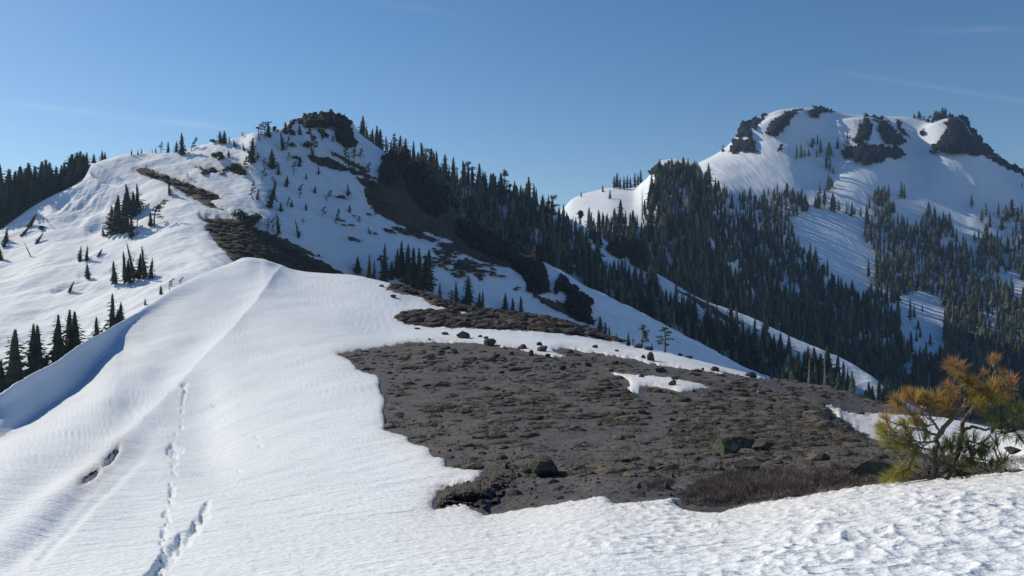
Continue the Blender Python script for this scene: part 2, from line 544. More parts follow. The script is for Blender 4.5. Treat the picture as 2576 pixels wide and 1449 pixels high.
B = [
    [(-500, 1350, 95), (0, 1080, 108), (230, 960, 112), (460, 850, 122), (625, 800, 130), (780, 820, 150)] + [face(x, y) for x, y in ((985, 860), (1180, 900), (1460, 950), (1700, 1000), (1920, 1060), (2300, 1140))],
    [(-500, 1230, 122), (0, 985, 132), (230, 850, 138), (460, 720, 150), (625, 660, 172)] + [face(x, y) for x, y in ((780, 695), (985, 730), (1180, 795), (1460, 845), (1700, 905), (1850, 952), (1920, 975), (2050, 1000), (2300, 1080))],
    [(-500, 980, 150), (0, 800, 165), (230, 700, 180), (460, 615, 184), (625, 580, 197)] + [face(x, y) for x, y in ((780, 590), (985, 630), (1180, 700), (1400, 790), (1600, 850), (1750, 890), (1850, 925), (1920, 952), (2050, 990), (2300, 1060))],
    [(-500, 790, 190), (0, 680, 205), (120, 600, 218), (230, 530, 235), (460, 490, 222), (620, 474, 222)] + [face(x, y) for x, y in ((700, 470), (820, 480), (985, 520), (1180, 620), (1340, 710), (1480, 770), (1600, 812), (1750, 869), (1850, 916), (1920, 946), (2050, 985), (2300, 1050))],
    [(-500, 740, 215), (0, 572, 240), (60, 535, 245), (150, 490, 250), (210, 450, 254), (228, 421, 256), (245, 411, 256), (270, 403, 256), (330, 389, 256), (400, 383, 255), (460, 380, 254), (530, 358, 252),
     (600, 346, 250)] + [face(x, y) for x, y in ((640, 334), (700, 328), (722, 313), (745, 297), (790, 288), (830, 290), (880, 302), (905, 335), (940, 362), (985, 398), (1040, 445), (1100, 482), (1160, 542),
     (1230, 594), (1330, 642), (1370, 657), (1480, 720), (1600, 778), (1700, 830), (1800, 885), (1920, 943), (2050, 982), (2300, 1046))],
]
shB = Sheet(B, cols_of([(-500, -20, 20), (-20, 2080, 3.6), (2080, 2300, 14)]), [16, 62, 58, 52, 10, 8], [(1.05, 3.0), (1.25, 60.0)])

#  ---- wooded spine and the spur behind it
C = [
    [(820, 470, 305), (985, 520, 308), (1100, 590, 308), (1230, 690, 308), (1370, 770, 308), (1480, 830, 308), (1700, 940, 308), (1920, 1060, 306), (2100, 1130, 300), (2500, 1250, 280)],
    [(820, 380, 312), (985, 430, 322), (1100, 510, 326), (1230, 610, 328), (1370, 690, 330), (1480, 750, 330), (1700, 855, 328), (1920, 970, 322), (2100, 1040, 312), (2500, 1170, 290)],
    [(820, 330, 330), (900, 345, 342), (985, 392, 350), (1100, 432, 362), (1180, 455, 368), (1250, 478, 372), (1330, 506, 376), (1410, 538, 380), (1470, 571, 380), (1540, 614, 378), (1600, 652, 374), (1660, 691, 370), (1750, 742, 362), (1900, 804, 352), (2000, 851, 344), (2130, 908, 334), (2200, 950, 326), (2260, 1000, 318), (2500, 1110, 300)],
]
shC = Sheet(C, cols_of([(820, 2300, 4), (2300, 2500, 10)]), [14, 60, 10, 8], [(1.05, 4.0), (1.2, 45.0)])

#  ---- white dome and wooded knoll in the saddle
Fk = [
    [(1330, 820, 395), (1450, 820, 395), (1550, 850, 395), (1700, 920, 395), (1950, 1020, 395)],
    [(1330, 640, 455), (1450, 590, 460), (1550, 570, 465), (1640, 570, 470), (1700, 565, 475), (1780, 610, 470), (1850, 720, 460), (1950, 880, 430)],
    [(1330, 585, 530), (1390, 548, 555), (1420, 520, 575), (1440, 500, 590), (1500, 479, 610), (1545, 471, 618), (1590, 474, 615), (1620, 455, 600), (1645, 428, 590), (1662, 404, 585), (1700, 400, 585), (1750, 405, 585), (1772, 440, 575), (1795, 490, 560), (1850, 640, 520), (1950, 830, 450)],
]
shF = Sheet(Fk, cols_of([(1330, 1950, 4)]), [20, 40, 8, 6], [(1.05, 6.0), (1.2, 60.0)])

#  ---- far wooded slope and flat-topped peak
E = [
    [(1250, 700, 420), (1500, 740, 420), (1700, 820, 420), (1900, 930, 410), (2100, 1040, 400), (2300, 1100, 380), (2576, 1160, 370), (3300, 1200, 360)],
    [(1250, 640, 480), (1500, 650, 480), (1700, 700, 485), (1900, 790, 470), (2100, 880, 455), (2300, 960, 440), (2576, 1020, 430), (3300, 1080, 430)],
    [(1250, 600, 560), (1500, 600, 560), (1700, 570, 575), (1900, 640, 570), (2100, 720, 565), (2300, 780, 555), (2576, 830, 545), (3300, 900, 540)],
    [(1250, 590, 650), (1500, 560, 680), (1700, 480, 720), (1800, 480, 720), (1900, 510, 715), (2100, 560, 705), (2300, 630, 690), (2450, 680, 680), (2576, 700, 670), (3300, 750, 650)],
    [(1250, 585, 750), (1500, 550, 800), (1700, 440, 850), (1800, 402, 850), (1880, 388, 846), (2000, 395, 842), (2140, 412, 838), (2300, 420, 836), (2450, 425, 834), (2576, 478, 826), (3300, 600, 790)],
    [(1250, 580, 800), (1500, 540, 850), (1650, 450, 880), (1760, 408, 890), (1810, 382, 895), (1850, 347, 900), (1872, 318, 905), (1920, 293, 910), (1970, 275, 915), (2040, 271, 920), (2090, 280, 925), (2160, 289, 930),
     (2270, 294, 930), (2330, 297, 930), (2400, 293, 930), (2425, 302, 925), (2450, 338, 920), (2500, 385, 910), (2530, 409, 900), (2576, 438, 890), (2800, 520, 870), (3300, 640, 840)],
]
shE = Sheet(E, cols_of([(1250, 1600, 12), (1600, 2620, 3.6), (2620, 3300, 20)]), [10, 30, 40, 44, 50, 8, 6], [(1.04, 8.0), (1.2, 120.0)])

# bare ground outlines (picture positions on each sheet)
A_DIRT = [[(849, 887), (931, 876), (1010, 862), (1037, 859), (1142, 859), (1190, 861), (1248, 866), (1301, 873), (1330, 882), (1388, 893), (1427, 891), (1395, 879), (1393, 874), (1417, 871),
           (1483, 882), (1536, 890), (1589, 897), (1628, 907), (1665, 911), (1725, 920), (1770, 929), (1850, 940), (1903, 948), (1942, 950), (2000, 940), (2400, 1000), (3000, 980), (3900, 940), (3900, 1068), (3000, 1130), (2576, 1166),
           (2400, 1183), (2250, 1196), (2172, 1205), (2050, 1224), (1904, 1246), (1811, 1266), (1771, 1269), (1719, 1261), (1703, 1251), (1740, 1231), (1597, 1243), (1546, 1246), (1522, 1228), (1435, 1242),
           (1329, 1261), (1218, 1280), (1212, 1275), (1165, 1260), (1098, 1269), (1106, 1240), (1130, 1224), (1188, 1216), (1204, 1208), (1220, 1179), (1212, 1174), (1125, 1163), (1121, 1148),
           (1084, 1134), (1087, 1121), (1029, 1100), (1029, 1089), (994, 1079), (968, 1071), (972, 1055), (964, 1031), (970, 1015), (968, 1005), (965, 986), (952, 968), (957, 952), (947, 939), (899, 923), (881, 904)],
          [(972, 729), (985, 716), (992, 700), (1100, 720), (1260, 760), (1460, 790), (1600, 845), (1605, 873), (1540, 858), (1480, 846), (1400, 836), (1310, 829), (1200, 824), (1100, 818), (1030, 813), (1003, 803), (1030, 784), (1120, 780), (1128, 772), (1095, 766), (1070, 755), (1060, 747), (1010, 739)],
          [(205, 1216), (212, 1200), (228, 1188), (250, 1176), (240, 1194), (222, 1208)], [(262, 1168), (268, 1150), (282, 1136), (299, 1124), (292, 1138), (276, 1156)]]
A_SNOW = [[(1535, 935), (1606, 941), (1704, 952), (1765, 963), (1789, 968), (1744, 976), (1712, 981), (1686, 973), (1638, 969), (1614, 971), (1609, 984), (1591, 986), (1575, 972), (1588, 968), (1580, 955), (1559, 947)],
          [(2069, 1004), (2138, 1016), (2249, 1026), (2281, 1028), (2387, 1040), (2471, 1055), (2576, 1083), (2900, 1090), (2900, 1150), (2576, 1140), (2532, 1145), (2493, 1124), (2387, 1098), (2300, 1075), (2223, 1056), (2175, 1041), (2096, 1016)],
          [(1145, 780), (1170, 781), (1178, 787), (1160, 791), (1148, 786)]]
B_DIRT = [z1([(1295, 630), (1400, 640), (1600, 690), (1800, 760), (2000, 850), (2130, 905), (1985, 930), (2080, 1000), (2170, 1030), (2000, 985), (1880, 920), (1700, 830), (1550, 750), (1400, 690), (1310, 650)]),
          [(503, 540), (555, 544), (608, 549), (609, 552), (660, 576), (707, 597), (734, 615), (773, 634), (813, 657), (866, 683), (887, 692), (880, 720), (660, 700), (596, 665), (569, 625), (545, 607), (535, 590), (519, 570), (529, 560)],
          [(715, 601), (760, 620), (813, 639), (806, 641), (758, 628)],
          z3([(780, 500), (950, 510), (1120, 600), (1250, 650), (1400, 730), (1240, 690), (1100, 640), (900, 600), (790, 560)]),
          [(890, 441), (919, 451), (950, 462), (965, 420), (985, 370), (1040, 380), (1104, 440), (1140, 494), (1170, 530), (1230, 570), (1330, 620), (1366, 662), (1385, 715), (1358, 736), (1327, 730), (1324, 702), (1311, 689), (1287, 673), (1258, 666), (1192, 646),
           (1139, 625), (1099, 611), (1144, 605), (1078, 581), (1025, 570), (985, 549), (945, 531), (929, 510), (914, 480), (925, 470)],
          [(1343, 739), (1422, 760), (1456, 795), (1500, 800), (1493, 815), (1456, 806), (1403, 780), (1364, 758)],
          [(834, 487), (855, 486), (877, 493), (872, 497), (850, 494)], z3([(580, 490), (640, 500), (720, 535), (700, 548), (620, 525)]),
          [(489, 414), (555, 420), (563, 428), (518, 428)], [(569, 420), (595, 411), (619, 426), (619, 437), (590, 431)],
          [(830, 372), (870, 395), (905, 412), (930, 430), (915, 428), (880, 408), (840, 388)],
          z3([(1560, 1185), (1750, 1215), (1950, 1270), (2020, 1300), (1930, 1312), (1830, 1290), (1700, 1240)]), z3([(1080, 1275), (1200, 1290), (1250, 1315), (1150, 1300)])]
C_DIRT = [[(1085, 505), (1130, 530), (1200, 560), (1260, 590), (1240, 600), (1150, 560)], [(1700, 722), (1790, 765), (1860, 810), (1840, 812), (1760, 765)]]


def combine_sdf(S, dirt, holes, warp, wscale):
    wx = fbm2(S.PX / wscale, S.PYm / (wscale * 0.7), 5, 0.72) * warp
    wy = fbm2(S.PX / wscale + 55, S.PYm / (wscale * 0.7) - 31, 5, 0.72) * warp * 0.7
    x, y = S.PX + wx, S.PYm + wy
    sd = np.full(S.PY.shape, -1e3)
    for p in dirt:
        sd = np.maximum(sd, poly_sdf(x, y, p))
    for p in holes:
        sd = np.minimum(sd, -poly_sdf(x, y, p))
    return sd


def build_sheet(S, names, mats, dirt, holes, warp, wscale, thick, slope, label, cat, snow_disp, earth_disp, extra_h=None):
    """snow lies over earth as a second surface; it thins to nothing at the edge of the bare ground"""
    sd = combine_sdf(S, dirt, holes, warp, wscale) if dirt else np.full(S.PY.shape, -1e3)
    S.sd = sd
    m = -sd * S.D / FPX                              # metres outside the bare ground
    if extra_h is not None:
        m = np.minimum(m, extra_h)
    h = np.where(m > 0, thick * (1 - np.exp(-m * slope / thick)), np.maximum(m * slope * 3.0, -1.2 * max(thick, 0.2)))
    S.h = h
    base = S.base.copy(); base[..., 2] -= thick      # the snow top is the designed surface
    earth = base.copy(); earth[..., 2] += earth_disp
    snow = base.copy(); snow[..., 2] += snow_disp * sstep(-0.1 * thick, thick * 0.9, h) + h + 0.002
    S.W = np.where((h > 0)[..., None], snow, earth)
    S.earthW = earth
    pyv = CY - S.W[..., 2] / S.W[..., 1] * FPX
    S.PYm = np.minimum.accumulate(pyv, axis=0)
    S.D = S.W[..., 1]
    S.PYv = pyv
    f = S.faces(h > -0.35 * max(thick, 0.2))
    v, f, used = compact(snow.reshape(-1, 3), f)
    edge = np.exp(-np.maximum(m, 0) / (thick * 2.0)).reshape(-1)[used]
    add(names[0], mesh_np(names[0], v, f, mats[0], True, attr={'edge': edge}), label=label[0], cat='snow', kind='structure')
    if dirt:
        f = S.faces(h < 0.3 * thick)
        v, f, used = compact(earth.reshape(-1, 3), f)
        add(names[1], mesh_np(names[1], v, f, mats[1], True), label=label[1], cat='ground', kind='structure')


def gauss_line(S, pts, width, amp, taper=True):
    d, t = line_dist(S.PX, S.PYm, pts)
    w = np.interp(t, np.linspace(0, 1, len(width)), width) if isinstance(width, (list, tuple)) else width
    a = amp * (np.sin(np.clip(t, 0.02, 0.98) * math.pi) ** 0.4 if taper else 1.0)
    return a * np.exp(-(d / w) ** 2)


# --- near ridge relief
X, Y = shA.base[..., 0], shA.base[..., 1]
Dm = shA.D
sn = 0.25 * fbm2(X / 9, Y / 9, 3) * sstep(4, 25, Dm)
# flutes and gullies running down the left side
left = sstep(900, 500, shA.PX) * sstep(12, 25, Dm)
sn += gauss_line(shA, [(520, 760), (400, 880), (300, 980), (160, 1080), (0, 1170)], 40, 0.16)
sn += gauss_line(shA, [(640, 720), (540, 830), (420, 950), (300, 1060), (120, 1190), (-60, 1320)], 44, -0.22)
sn += gauss_line(shA, [(560, 860), (420, 1010), (260, 1150), (100, 1290), (-80, 1430)], 36, 0.10)
sn += gauss_line(shA, [(430, 1040), (330, 1140), (220, 1240), (120, 1340), (0, 1440)], 24, -0.08)
sn += gauss_line(shA, [(380, 1120), (300, 1205), (180, 1320), (90, 1420)], 12, -0.045)
dt, tt = line_dist(shA.PX, shA.PYm, [(715, 668), (690, 700), (645, 765), (590, 828), (530, 890), (440, 985), (330, 1085), (200, 1190)])
sn += np.interp(tt, [0, .1, .5, .8, 1], [0, .55, .40, .15, 0]) * np.exp(-dt / np.interp(tt, [0, .3, 1], [22, 34, 40]))
sn += gauss_line(shA, [(600, 650), (660, 662), (700, 672), (735, 684)], 5, 0.25)
shA.base[..., 2] += sn
sn = 0 * sn
# wind ripples
th = 0.55
u = X * math.cos(th) + Y * math.sin(th); v = -X * math.sin(th) + Y * math.cos(th)
sn += 0.05 * fbm2(u / 3.0, v / 0.7, 3) * sstep(6, 14, Dm)
# sun cups in the foreground
wx = X + 0.05 * noise2(X * 3.1, Y * 3.1); wy = Y + 0.05 * noise2(X * 3.1 + 40, Y * 3.1)
cup_s = 0.125
f1, f2 = worley(wx / cup_s, wy / (cup_s * 1.25))
g1, g2 = worley(wx / (cup_s * 2.3) + 7, wy / (cup_s * 2.6) + 3)
cups = np.minimum(f1, 0.9) ** 1.7 * 0.036 + np.minimum(g1, 0.9) ** 1.7 * 0.016
cups *= 0.55 + 0.9 * sstep(-0.4, 0.5, noise2(X / 0.9, Y / 0.9))
cup_w = sstep(17, 8, Dm) * (0.22 + 0.78 * sstep(1000, 2000, shA.PX)) * sstep(0.9, 2.0, Dm)
sn += cups * cup_w
k1, k2 = worley(X / 0.45, Y / 0.55)
sn += np.minimum(k1, 0.9) ** 1.5 * 0.022 * sstep(8, 14, Dm) * sstep(60, 25, Dm) * (0.35 + 0.65 * sstep(700, 1100, shA.PX))


# boot holes and the slumped crack low on the left
def pit(px, py, rx, ry, depth):
    global sn
    q = np.hypot((shA.PX - px + 8 * noise2(shA.PX / 17, shA.PYm / 17) + 4 * noise2(shA.PX / 8, shA.PYm / 8)) / rx, (shA.PYm - py + 8 * noise2(shA.PX / 17 + 9, shA.PYm / 17) + 4 * noise2(shA.PX / 8 + 9, shA.PYm / 8)) / ry)
    sn -= 0.29 * depth * (1 - sstep(0.35, 1.1, q))


_rp = random.Random(8)
for q_ in range(27):                                  # line of boot prints coming up the slope
    y_ = 945 + q_ * 19 + _rp.uniform(-4, 4)
    pit(float(np.interp(y_, [945, 1040, 1130, 1240, 1350, 1460], [470, 458, 440, 431, 414, 396])) + (5 if q_ % 2 else -5) + _rp.uniform(-2, 2), y_, _rp.uniform(3.5, 6), _rp.uniform(4, 7), _rp.uniform(0.10, 0.22) * (0.6 + y_ / 2600))
for p in ((437, 1128, 22, 16, 0.45), (433, 1238, 10, 13, 0.28), (430, 1258, 7, 8, 0.2), (417, 1295, 10, 10, 0.25), (413, 1345, 11, 12, 0.22), (466, 985, 5, 14, 0.5), (462, 1012, 4, 14, 0.4),
          (457, 1038, 4, 12, 0.3), (541, 1018, 9, 4, 0.25), (645, 1100, 8, 3, 0.15), (650, 1118, 10, 3, 0.12), (602, 1185, 7, 5, 0.12), (590, 1205, 4, 5, 0.08), (568, 1240, 5, 4, 0.07), (436, 1168, 9, 11, 0.12), (402, 1328, 8, 5, 0.12)):
    pit(*p)
dcr, tcr = line_dist(shA.PX + 9 * noise2(shA.PX / 26, shA.PYm / 26), shA.PYm + 7 * noise2(shA.PX / 22 + 5, shA.PYm / 22), [(522, 1268), (512, 1300), (478, 1345), (440, 1380), (405, 1425), (360, 1475)])
wcr = np.interp(tcr, [0, .3, .7, 1], [9, 14, 22, 18])
sn -= np.interp(tcr, [0, .2, 1], [0.07, 0.11, 0.14]) * (1 - sstep(wcr * 0.35, wcr * 1.1, dcr)) * (0.85 + 0.35 * noise2(shA.PX / 16, shA.PYm / 16))
ea = 0.10 * fbm2(X / 2.2, Y / 2.2, 5, 0.6) + 0.05 * fbm2(u / 1.4, v / 0.45, 3) * sstep(14, 22, Dm) + 0.02 * noise2(X * 6, Y * 6) * sstep(30, 12, Dm)
# rubbly shoulder at the near left corner of the bare ground
ea += 0.35 * np.clip(fbm2(X / 0.7, Y / 0.7, 5, 0.6) + 0.25, 0, 1) * (np.exp(-(np.hypot((shA.PX - 1180) / 90, (shA.PYm - 1225) / 40)) ** 2) + 0.5 * np.exp(-(np.hypot((shA.PX - 1620) / 130, (shA.PYm - 1215) / 22)) ** 2))
ea += gauss_line(shA, [(1950, 945), (2100, 985), (2240, 1012), (2400, 1040)], 10, 0.25)
shA.base[..., 2] += gauss_line(shA, [(2100, 1028), (2250, 1060), (2400, 1090), (2600, 1125)], 26, -0.9)
ea += gauss_line(shA, [(206, 1214), (228, 1194), (250, 1176)], 16, -0.45) + gauss_line(shA, [(262, 1168), (280, 1146), (298, 1126)], 14, -0.45)
build_sheet(shA, ('near_ridge_snow', 'near_ridge_ground'), (M['snow_near'], M['earth_near']), A_DIRT, A_SNOW, 9.0, 24.0, 0.11, 1.5,
            ('bright spring snow covering the near ridge and foreground', 'dark bare volcanic earth melted out on the near ridge'), 'ground', sn, ea)

# --- middle hill relief
X, Y = shB.base[..., 0], shB.base[..., 1]
sn = 0.9 * fbm2(X / 22, Y / 22, 4) + 0.25 * fbm2(X / 5 + Y / 9, Y / 5 - X / 9, 3) + 1.5 * fbm2(X / 30 + 3, Y / 11, 3) * sstep(560, 380, shB.PX)
th = -0.9
u = X * math.cos(th) + Y * math.sin(th); v = -X * math.sin(th) + Y * math.cos(th)
sn += 0.55 * fbm2(u / 26, v / 4.5, 3) * sstep(300, 520, shB.PX)
# wind drifts on the left shoulder
sn += gauss_line(shB, [(215, 655), (260, 648), (330, 640)], 9, 1.6) + gauss_line(shB, [(205, 690), (280, 678), (350, 672)], 8, -1.5)
sn += gauss_line(shB, [(140, 725), (200, 712), (300, 712)], 9, -1.8) + gauss_line(shB, [(150, 740), (220, 728), (320, 722)], 8, 1.2)
sn += gauss_line(shB, [(215, 560), (250, 553), (285, 556)], 9, 2.0) + gauss_line(shB, [(225, 578), (255, 568), (285, 572)], 8, -2.0)
sn += gauss_line(shB, [(140, 530), (165, 505), (185, 495)], 9, -1.6)
sn += gauss_line(shB, [(230, 425), (240, 440), (265, 455), (290, 465)], 6, -2.2)
sn += gauss_line(shB, [(225, 418), (240, 425), (265, 440), (300, 455)], 6, 1.6)
rough = np.exp(-(np.hypot((shB.PX - 215) / 75, (shB.PYm - 500) / 60)) ** 2)
sn += rough * 1.1 * fbm2(X / 2.5, Y / 6, 4, 0.6)
ea = 0.8 * fbm2(X / 14, Y / 14, 5, 0.6) + 0.35 * fbm2(u / 6, v / 1.6, 4, 0.6)
ea += 2.2 * np.clip(fbm2(X / 9, Y / 7, 5, 0.6) + 0.1, 0, 1) * sstep(900, 1000, shB.PX) * sstep(1420, 1300, shB.PX)
build_sheet(shB, ('hill_snow', 'hill_ground'), (M['snow_hill'], M['earth_hill']), B_DIRT, [], 14.0, 22.0, 0.6, 1.0,
            ('shaded blue and sunlit snow on the middle hill below the summit knob', 'brown bare earth and scree on the middle hill'), 'hill', sn, ea)

# --- wooded spine
X, Y = shC.base[..., 0], shC.base[..., 1]
sn = 1.2 * fbm2(X / 20, Y / 20, 4) + 0.35 * fbm2(X / 5, Y / 7, 3)
build_sheet(shC, ('spine_snow', 'spine_ground'), (M['snow_hill'], M['earth_hill']), C_DIRT, [], 10, 22, 0.8, 0.5,
            ('snow under the trees of the wooded spine behind the hill', 'brown earth strips on the wooded spine'), 'hill', sn, 0.6 * fbm2(X / 8, Y / 8, 4))

# --- dome and knoll
X, Y = shF.base[..., 0], shF.base[..., 1]
sn = 1.0 * fbm2(X / 25, Y / 25, 3)
build_sheet(shF, ('dome_snow', ''), (M['snow_hill'],), [], [], 0, 1, 0.8, 0.5, ('sunlit white snow dome and wooded knoll in the saddle', ''), 'hill', sn, 0)

# --- far slope and peak
X, Y = shE.base[..., 0], shE.base[..., 1]
hi = sstep(520, 380, shE.PY)
relc = sstep(0, 45, shE.PY - shE.PY[shE.crest][None, :]) * (np.arange(len(shE.t)) < shE.crest)[:, None]
sn = 3.0 * fbm2(X / 70, Y / 70, 4)
for c, w_, a in ((1962, 60, 11), (2185, 75, 15), (2400, 70, 18), (2075, 45, -8), (2300, 45, -7)):
    dx = shE.PX - c - (shE.PY - 300) * 0.15
    sn += a * hi * relc * np.where(dx < 0, np.exp(-(dx / (w_ * 1.5)) ** 2), np.exp(-(dx / (w_ * 0.8)) ** 2))
sn += 0.55 * fbm2(X / 5.0 + Y * 0.02, Y / 60, 3) * sstep(620, 480, shE.PY)
sn = sn * (0.12 + 0.88 * sstep(0, 30, np.abs(shE.PY - shE.PY[shE.crest][None, :])))
build_sheet(shE, ('peak_snow', ''), (M['snow_far'],), [], [], 0, 1, 1.0, 0.5, ('snow fields on the flat-topped peak and the far wooded slope', ''), 'mountain', sn, 0)

# --- wide valley floor far below everything
n = 60
gx, gy = np.meshgrid(np.linspace(-2600, 2600, n), np.linspace(-1200, 3400, n))
gz = -140 + 25 * fbm2(gx / 600, gy / 600, 3)
v = np.stack([gx, gy, gz], -1).reshape(-1, 3)
idx = np.arange(n * n).reshape(n, n)
f = np.stack([idx[:-1, :-1], idx[:-1, 1:], idx[1:, 1:], idx[1:, :-1]], -1).reshape(-1, 4)
add('valley_terrain', mesh_np('valley_terrain', v, f, M['snow_far'], True, attr={'edge': np.zeros(len(v))}), label='snowy valley floor far below the ridges', cat='terrain', kind='structure')


# ------------------------------------------------------------------ rock outcrops and cliffs (real bodies set into the slope), plus shade slabs in the melt slots
def sheet_depth(S, px, py):
    """depth of the surface for one picture column and many rows"""
    c = int(np.clip(np.searchsorted(S.px, px), 0, len(S.px) - 1))
    colp = S.PYm[:S.crest + 1, c]
    return np.interp(-np.asarray(py), -colp + np.arange(len(colp)) * 1e-7, S.D[:S.crest + 1, c])


def outcrop(name, poly, S, thick, label, step=2.5, crag=0.5, mat='cliff', cat='rock', group=None, sink=None, cscale=1.0, grow=1.5):
    sink = -0.12 * thick if sink is None else sink
    P = np.asarray(poly, float)
    xs = np.arange(P[:, 0].min() - 2 * step, P[:, 0].max() + 2 * step, step)
    ys = np.arange(P[:, 1].min() - 2 * step, P[:, 1].max() + 2 * step, step)
    gx, gy = np.meshgrid(xs, ys)
    jx = gx + 5 * noise2(gx / 14, gy / 14) + 5 * noise2(gx / 6, gy / 6)
    jy = gy + 5 * noise2(gx / 14 + 31, gy / 14) + 5 * noise2(gx / 6 + 31, gy / 6)
    sd = poly_sdf(jx, jy, poly) + grow
    D = np.stack([sheet_depth(S, x, ys) for x in xs], 1)
    mpp = D / FPX
    m = np.maximum(sd, 0) * mpp
    s = np.clip(m / thick, 0, 1)
    t = thick * np.sqrt(1 - (1 - s) ** 2)
    q = 1.0 / (thick * cscale)
    wxm, wym = gx * mpp, gy * mpp
    cr = np.abs(fbm2(wxm * q * 1.1, wym * q * 0.6, 5, 0.62)) * 1.6 - 0.35
    st = np.floor(wym * q * 2.2 + 1.6 * fbm2(wxm * q * 0.7, wym * q * 0.7, 3)) * 0.0 + noise2(wxm * q * 2.6, wym * q * 0.8)
    t = t * (1 - crag * cr * sstep(0, 0.5, s)) + thick * 0.18 * crag * st * sstep(0, 0.4, s)
    front = unproj(gx, gy, D - np.maximum(t, 0) + sink)
    back = unproj(gx, gy, D + thick * 0.8 * np.sqrt(1 - (1 - s) ** 2) + sink + 0.02)
    n_, m_ = gx.shape
    idx = np.arange(n_ * m_).reshape(n_, m_)
    f = np.stack([idx[:-1, :-1], idx[1:, :-1], idx[1:, 1:], idx[:-1, 1:]], -1).reshape(-1, 4)
    ins = (sd > -step * 0.6).reshape(-1)
    f = f[ins[f].all(1)]
    lab = np.arange(n_ * m_)                         # keep the largest connected body only
    while True:
        mn = lab[f].min(1); new = lab.copy()
        for k_ in range(4):
            np.minimum.at(new, f[:, k_], mn)
        new = new[new]
        if (new == lab).all():
            break
        lab = new
    vals, cnt = np.unique(lab[f[:, 0]], return_counts=True)
    f = f[lab[f[:, 0]] == vals[np.argmax(cnt)]]
    fb = f[:, ::-1] + n_ * m_
    v = np.concatenate([front.reshape(-1, 3), back.reshape(-1, 3)])
    v, ff, _ = compact(v, np.concatenate([f, fb]))
    org = v[np.argmin(v[:, 2])].copy()
    return add(name, mesh_np(name, v - org, ff, M[mat], False), label=label, cat=cat, group=group, loc=org)


outcrop('crag', z3([(700, 200), (720, 120), (800, 112), (860, 110), (880, 88), (970, 92), (1050, 122), (1110, 132), (1165, 190), (1170, 260), (1185, 330), (1230, 390), (1200, 425), (1130, 430), (1050, 380), (1020, 320),
                         (1035, 270), (950, 250), (870, 240), (770, 250), (715, 220)]), shB, 5.0, 'dark rock knob crowning the summit of the middle hill', crag=0.8)
outcrop('rock_outcrop', z3([(545, 245), (570, 205), (615, 168), (645, 172), (610, 215), (585, 260)]), shB, 1.8, 'small dark rock at the left end of the summit snow cap')
outcrop('rock_outcrop', z3([(650, 165), (690, 155), (695, 200), (665, 205)]), shB, 1.5, 'small dark stone poking from the summit snow cap left of the knob')
outcrop('rock_outcrop', z3([(840, 250), (900, 262), (945, 300), (940, 340), (900, 335), (870, 290)]), shB, 1.6, 'dark slab under the summit knob with snow on both sides')
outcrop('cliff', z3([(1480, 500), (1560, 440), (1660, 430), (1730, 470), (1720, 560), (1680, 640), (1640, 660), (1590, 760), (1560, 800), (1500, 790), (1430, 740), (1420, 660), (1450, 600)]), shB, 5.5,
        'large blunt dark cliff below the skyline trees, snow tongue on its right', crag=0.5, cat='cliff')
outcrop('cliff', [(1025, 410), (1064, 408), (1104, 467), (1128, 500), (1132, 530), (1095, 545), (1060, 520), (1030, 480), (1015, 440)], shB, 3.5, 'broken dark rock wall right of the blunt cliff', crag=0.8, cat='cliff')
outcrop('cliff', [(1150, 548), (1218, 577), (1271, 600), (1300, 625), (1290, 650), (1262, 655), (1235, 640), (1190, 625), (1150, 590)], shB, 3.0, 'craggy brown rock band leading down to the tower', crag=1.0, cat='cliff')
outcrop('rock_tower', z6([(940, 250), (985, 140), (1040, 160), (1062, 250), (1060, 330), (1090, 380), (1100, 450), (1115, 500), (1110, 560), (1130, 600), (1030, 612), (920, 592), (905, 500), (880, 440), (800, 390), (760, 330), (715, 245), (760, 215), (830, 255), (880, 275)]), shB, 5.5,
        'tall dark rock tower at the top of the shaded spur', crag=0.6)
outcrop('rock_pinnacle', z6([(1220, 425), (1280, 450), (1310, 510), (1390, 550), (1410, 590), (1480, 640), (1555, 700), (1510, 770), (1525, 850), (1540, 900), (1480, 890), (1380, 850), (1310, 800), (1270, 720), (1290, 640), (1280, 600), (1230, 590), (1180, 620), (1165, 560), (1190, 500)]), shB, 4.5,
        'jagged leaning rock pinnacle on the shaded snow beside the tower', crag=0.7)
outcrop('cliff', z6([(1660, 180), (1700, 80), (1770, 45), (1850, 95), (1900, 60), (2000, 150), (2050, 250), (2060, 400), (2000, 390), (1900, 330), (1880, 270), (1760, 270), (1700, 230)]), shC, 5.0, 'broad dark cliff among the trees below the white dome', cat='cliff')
outcrop('rock_outcrop', z6([(1480, 20), (1560, 15), (1620, 90), (1625, 175), (1570, 160), (1510, 90)]), shC, 3.5, 'dark outcrop with snow on top left of the wooded cliff')
outcrop('rock_outcrop', z6([(2040, 405), (2100, 450), (2160, 520), (2150, 560), (2090, 510), (2050, 470)]), shC, 2.5, 'narrow dark rib of rock beside the sunlit snow strip')
outcrop('rock_outcrop', z5([(1385, 1060), (1410, 1035), (1435, 1060), (1430, 1100), (1390, 1095)]), shC, 3.0, 'round dark rock at the foot of the white dome')
outcrop('cliff', zp1([(165, 905), (205, 850), (275, 800), (330, 812), (400, 770), (470, 800), (560, 780), (620, 815), (700, 800), (740, 830), (700, 900), (560, 930), (400, 930), (250, 930)]), shF, 6.0, 'snow-streaked dark crag on the wooded knoll', crag=0.9, cat='cliff')
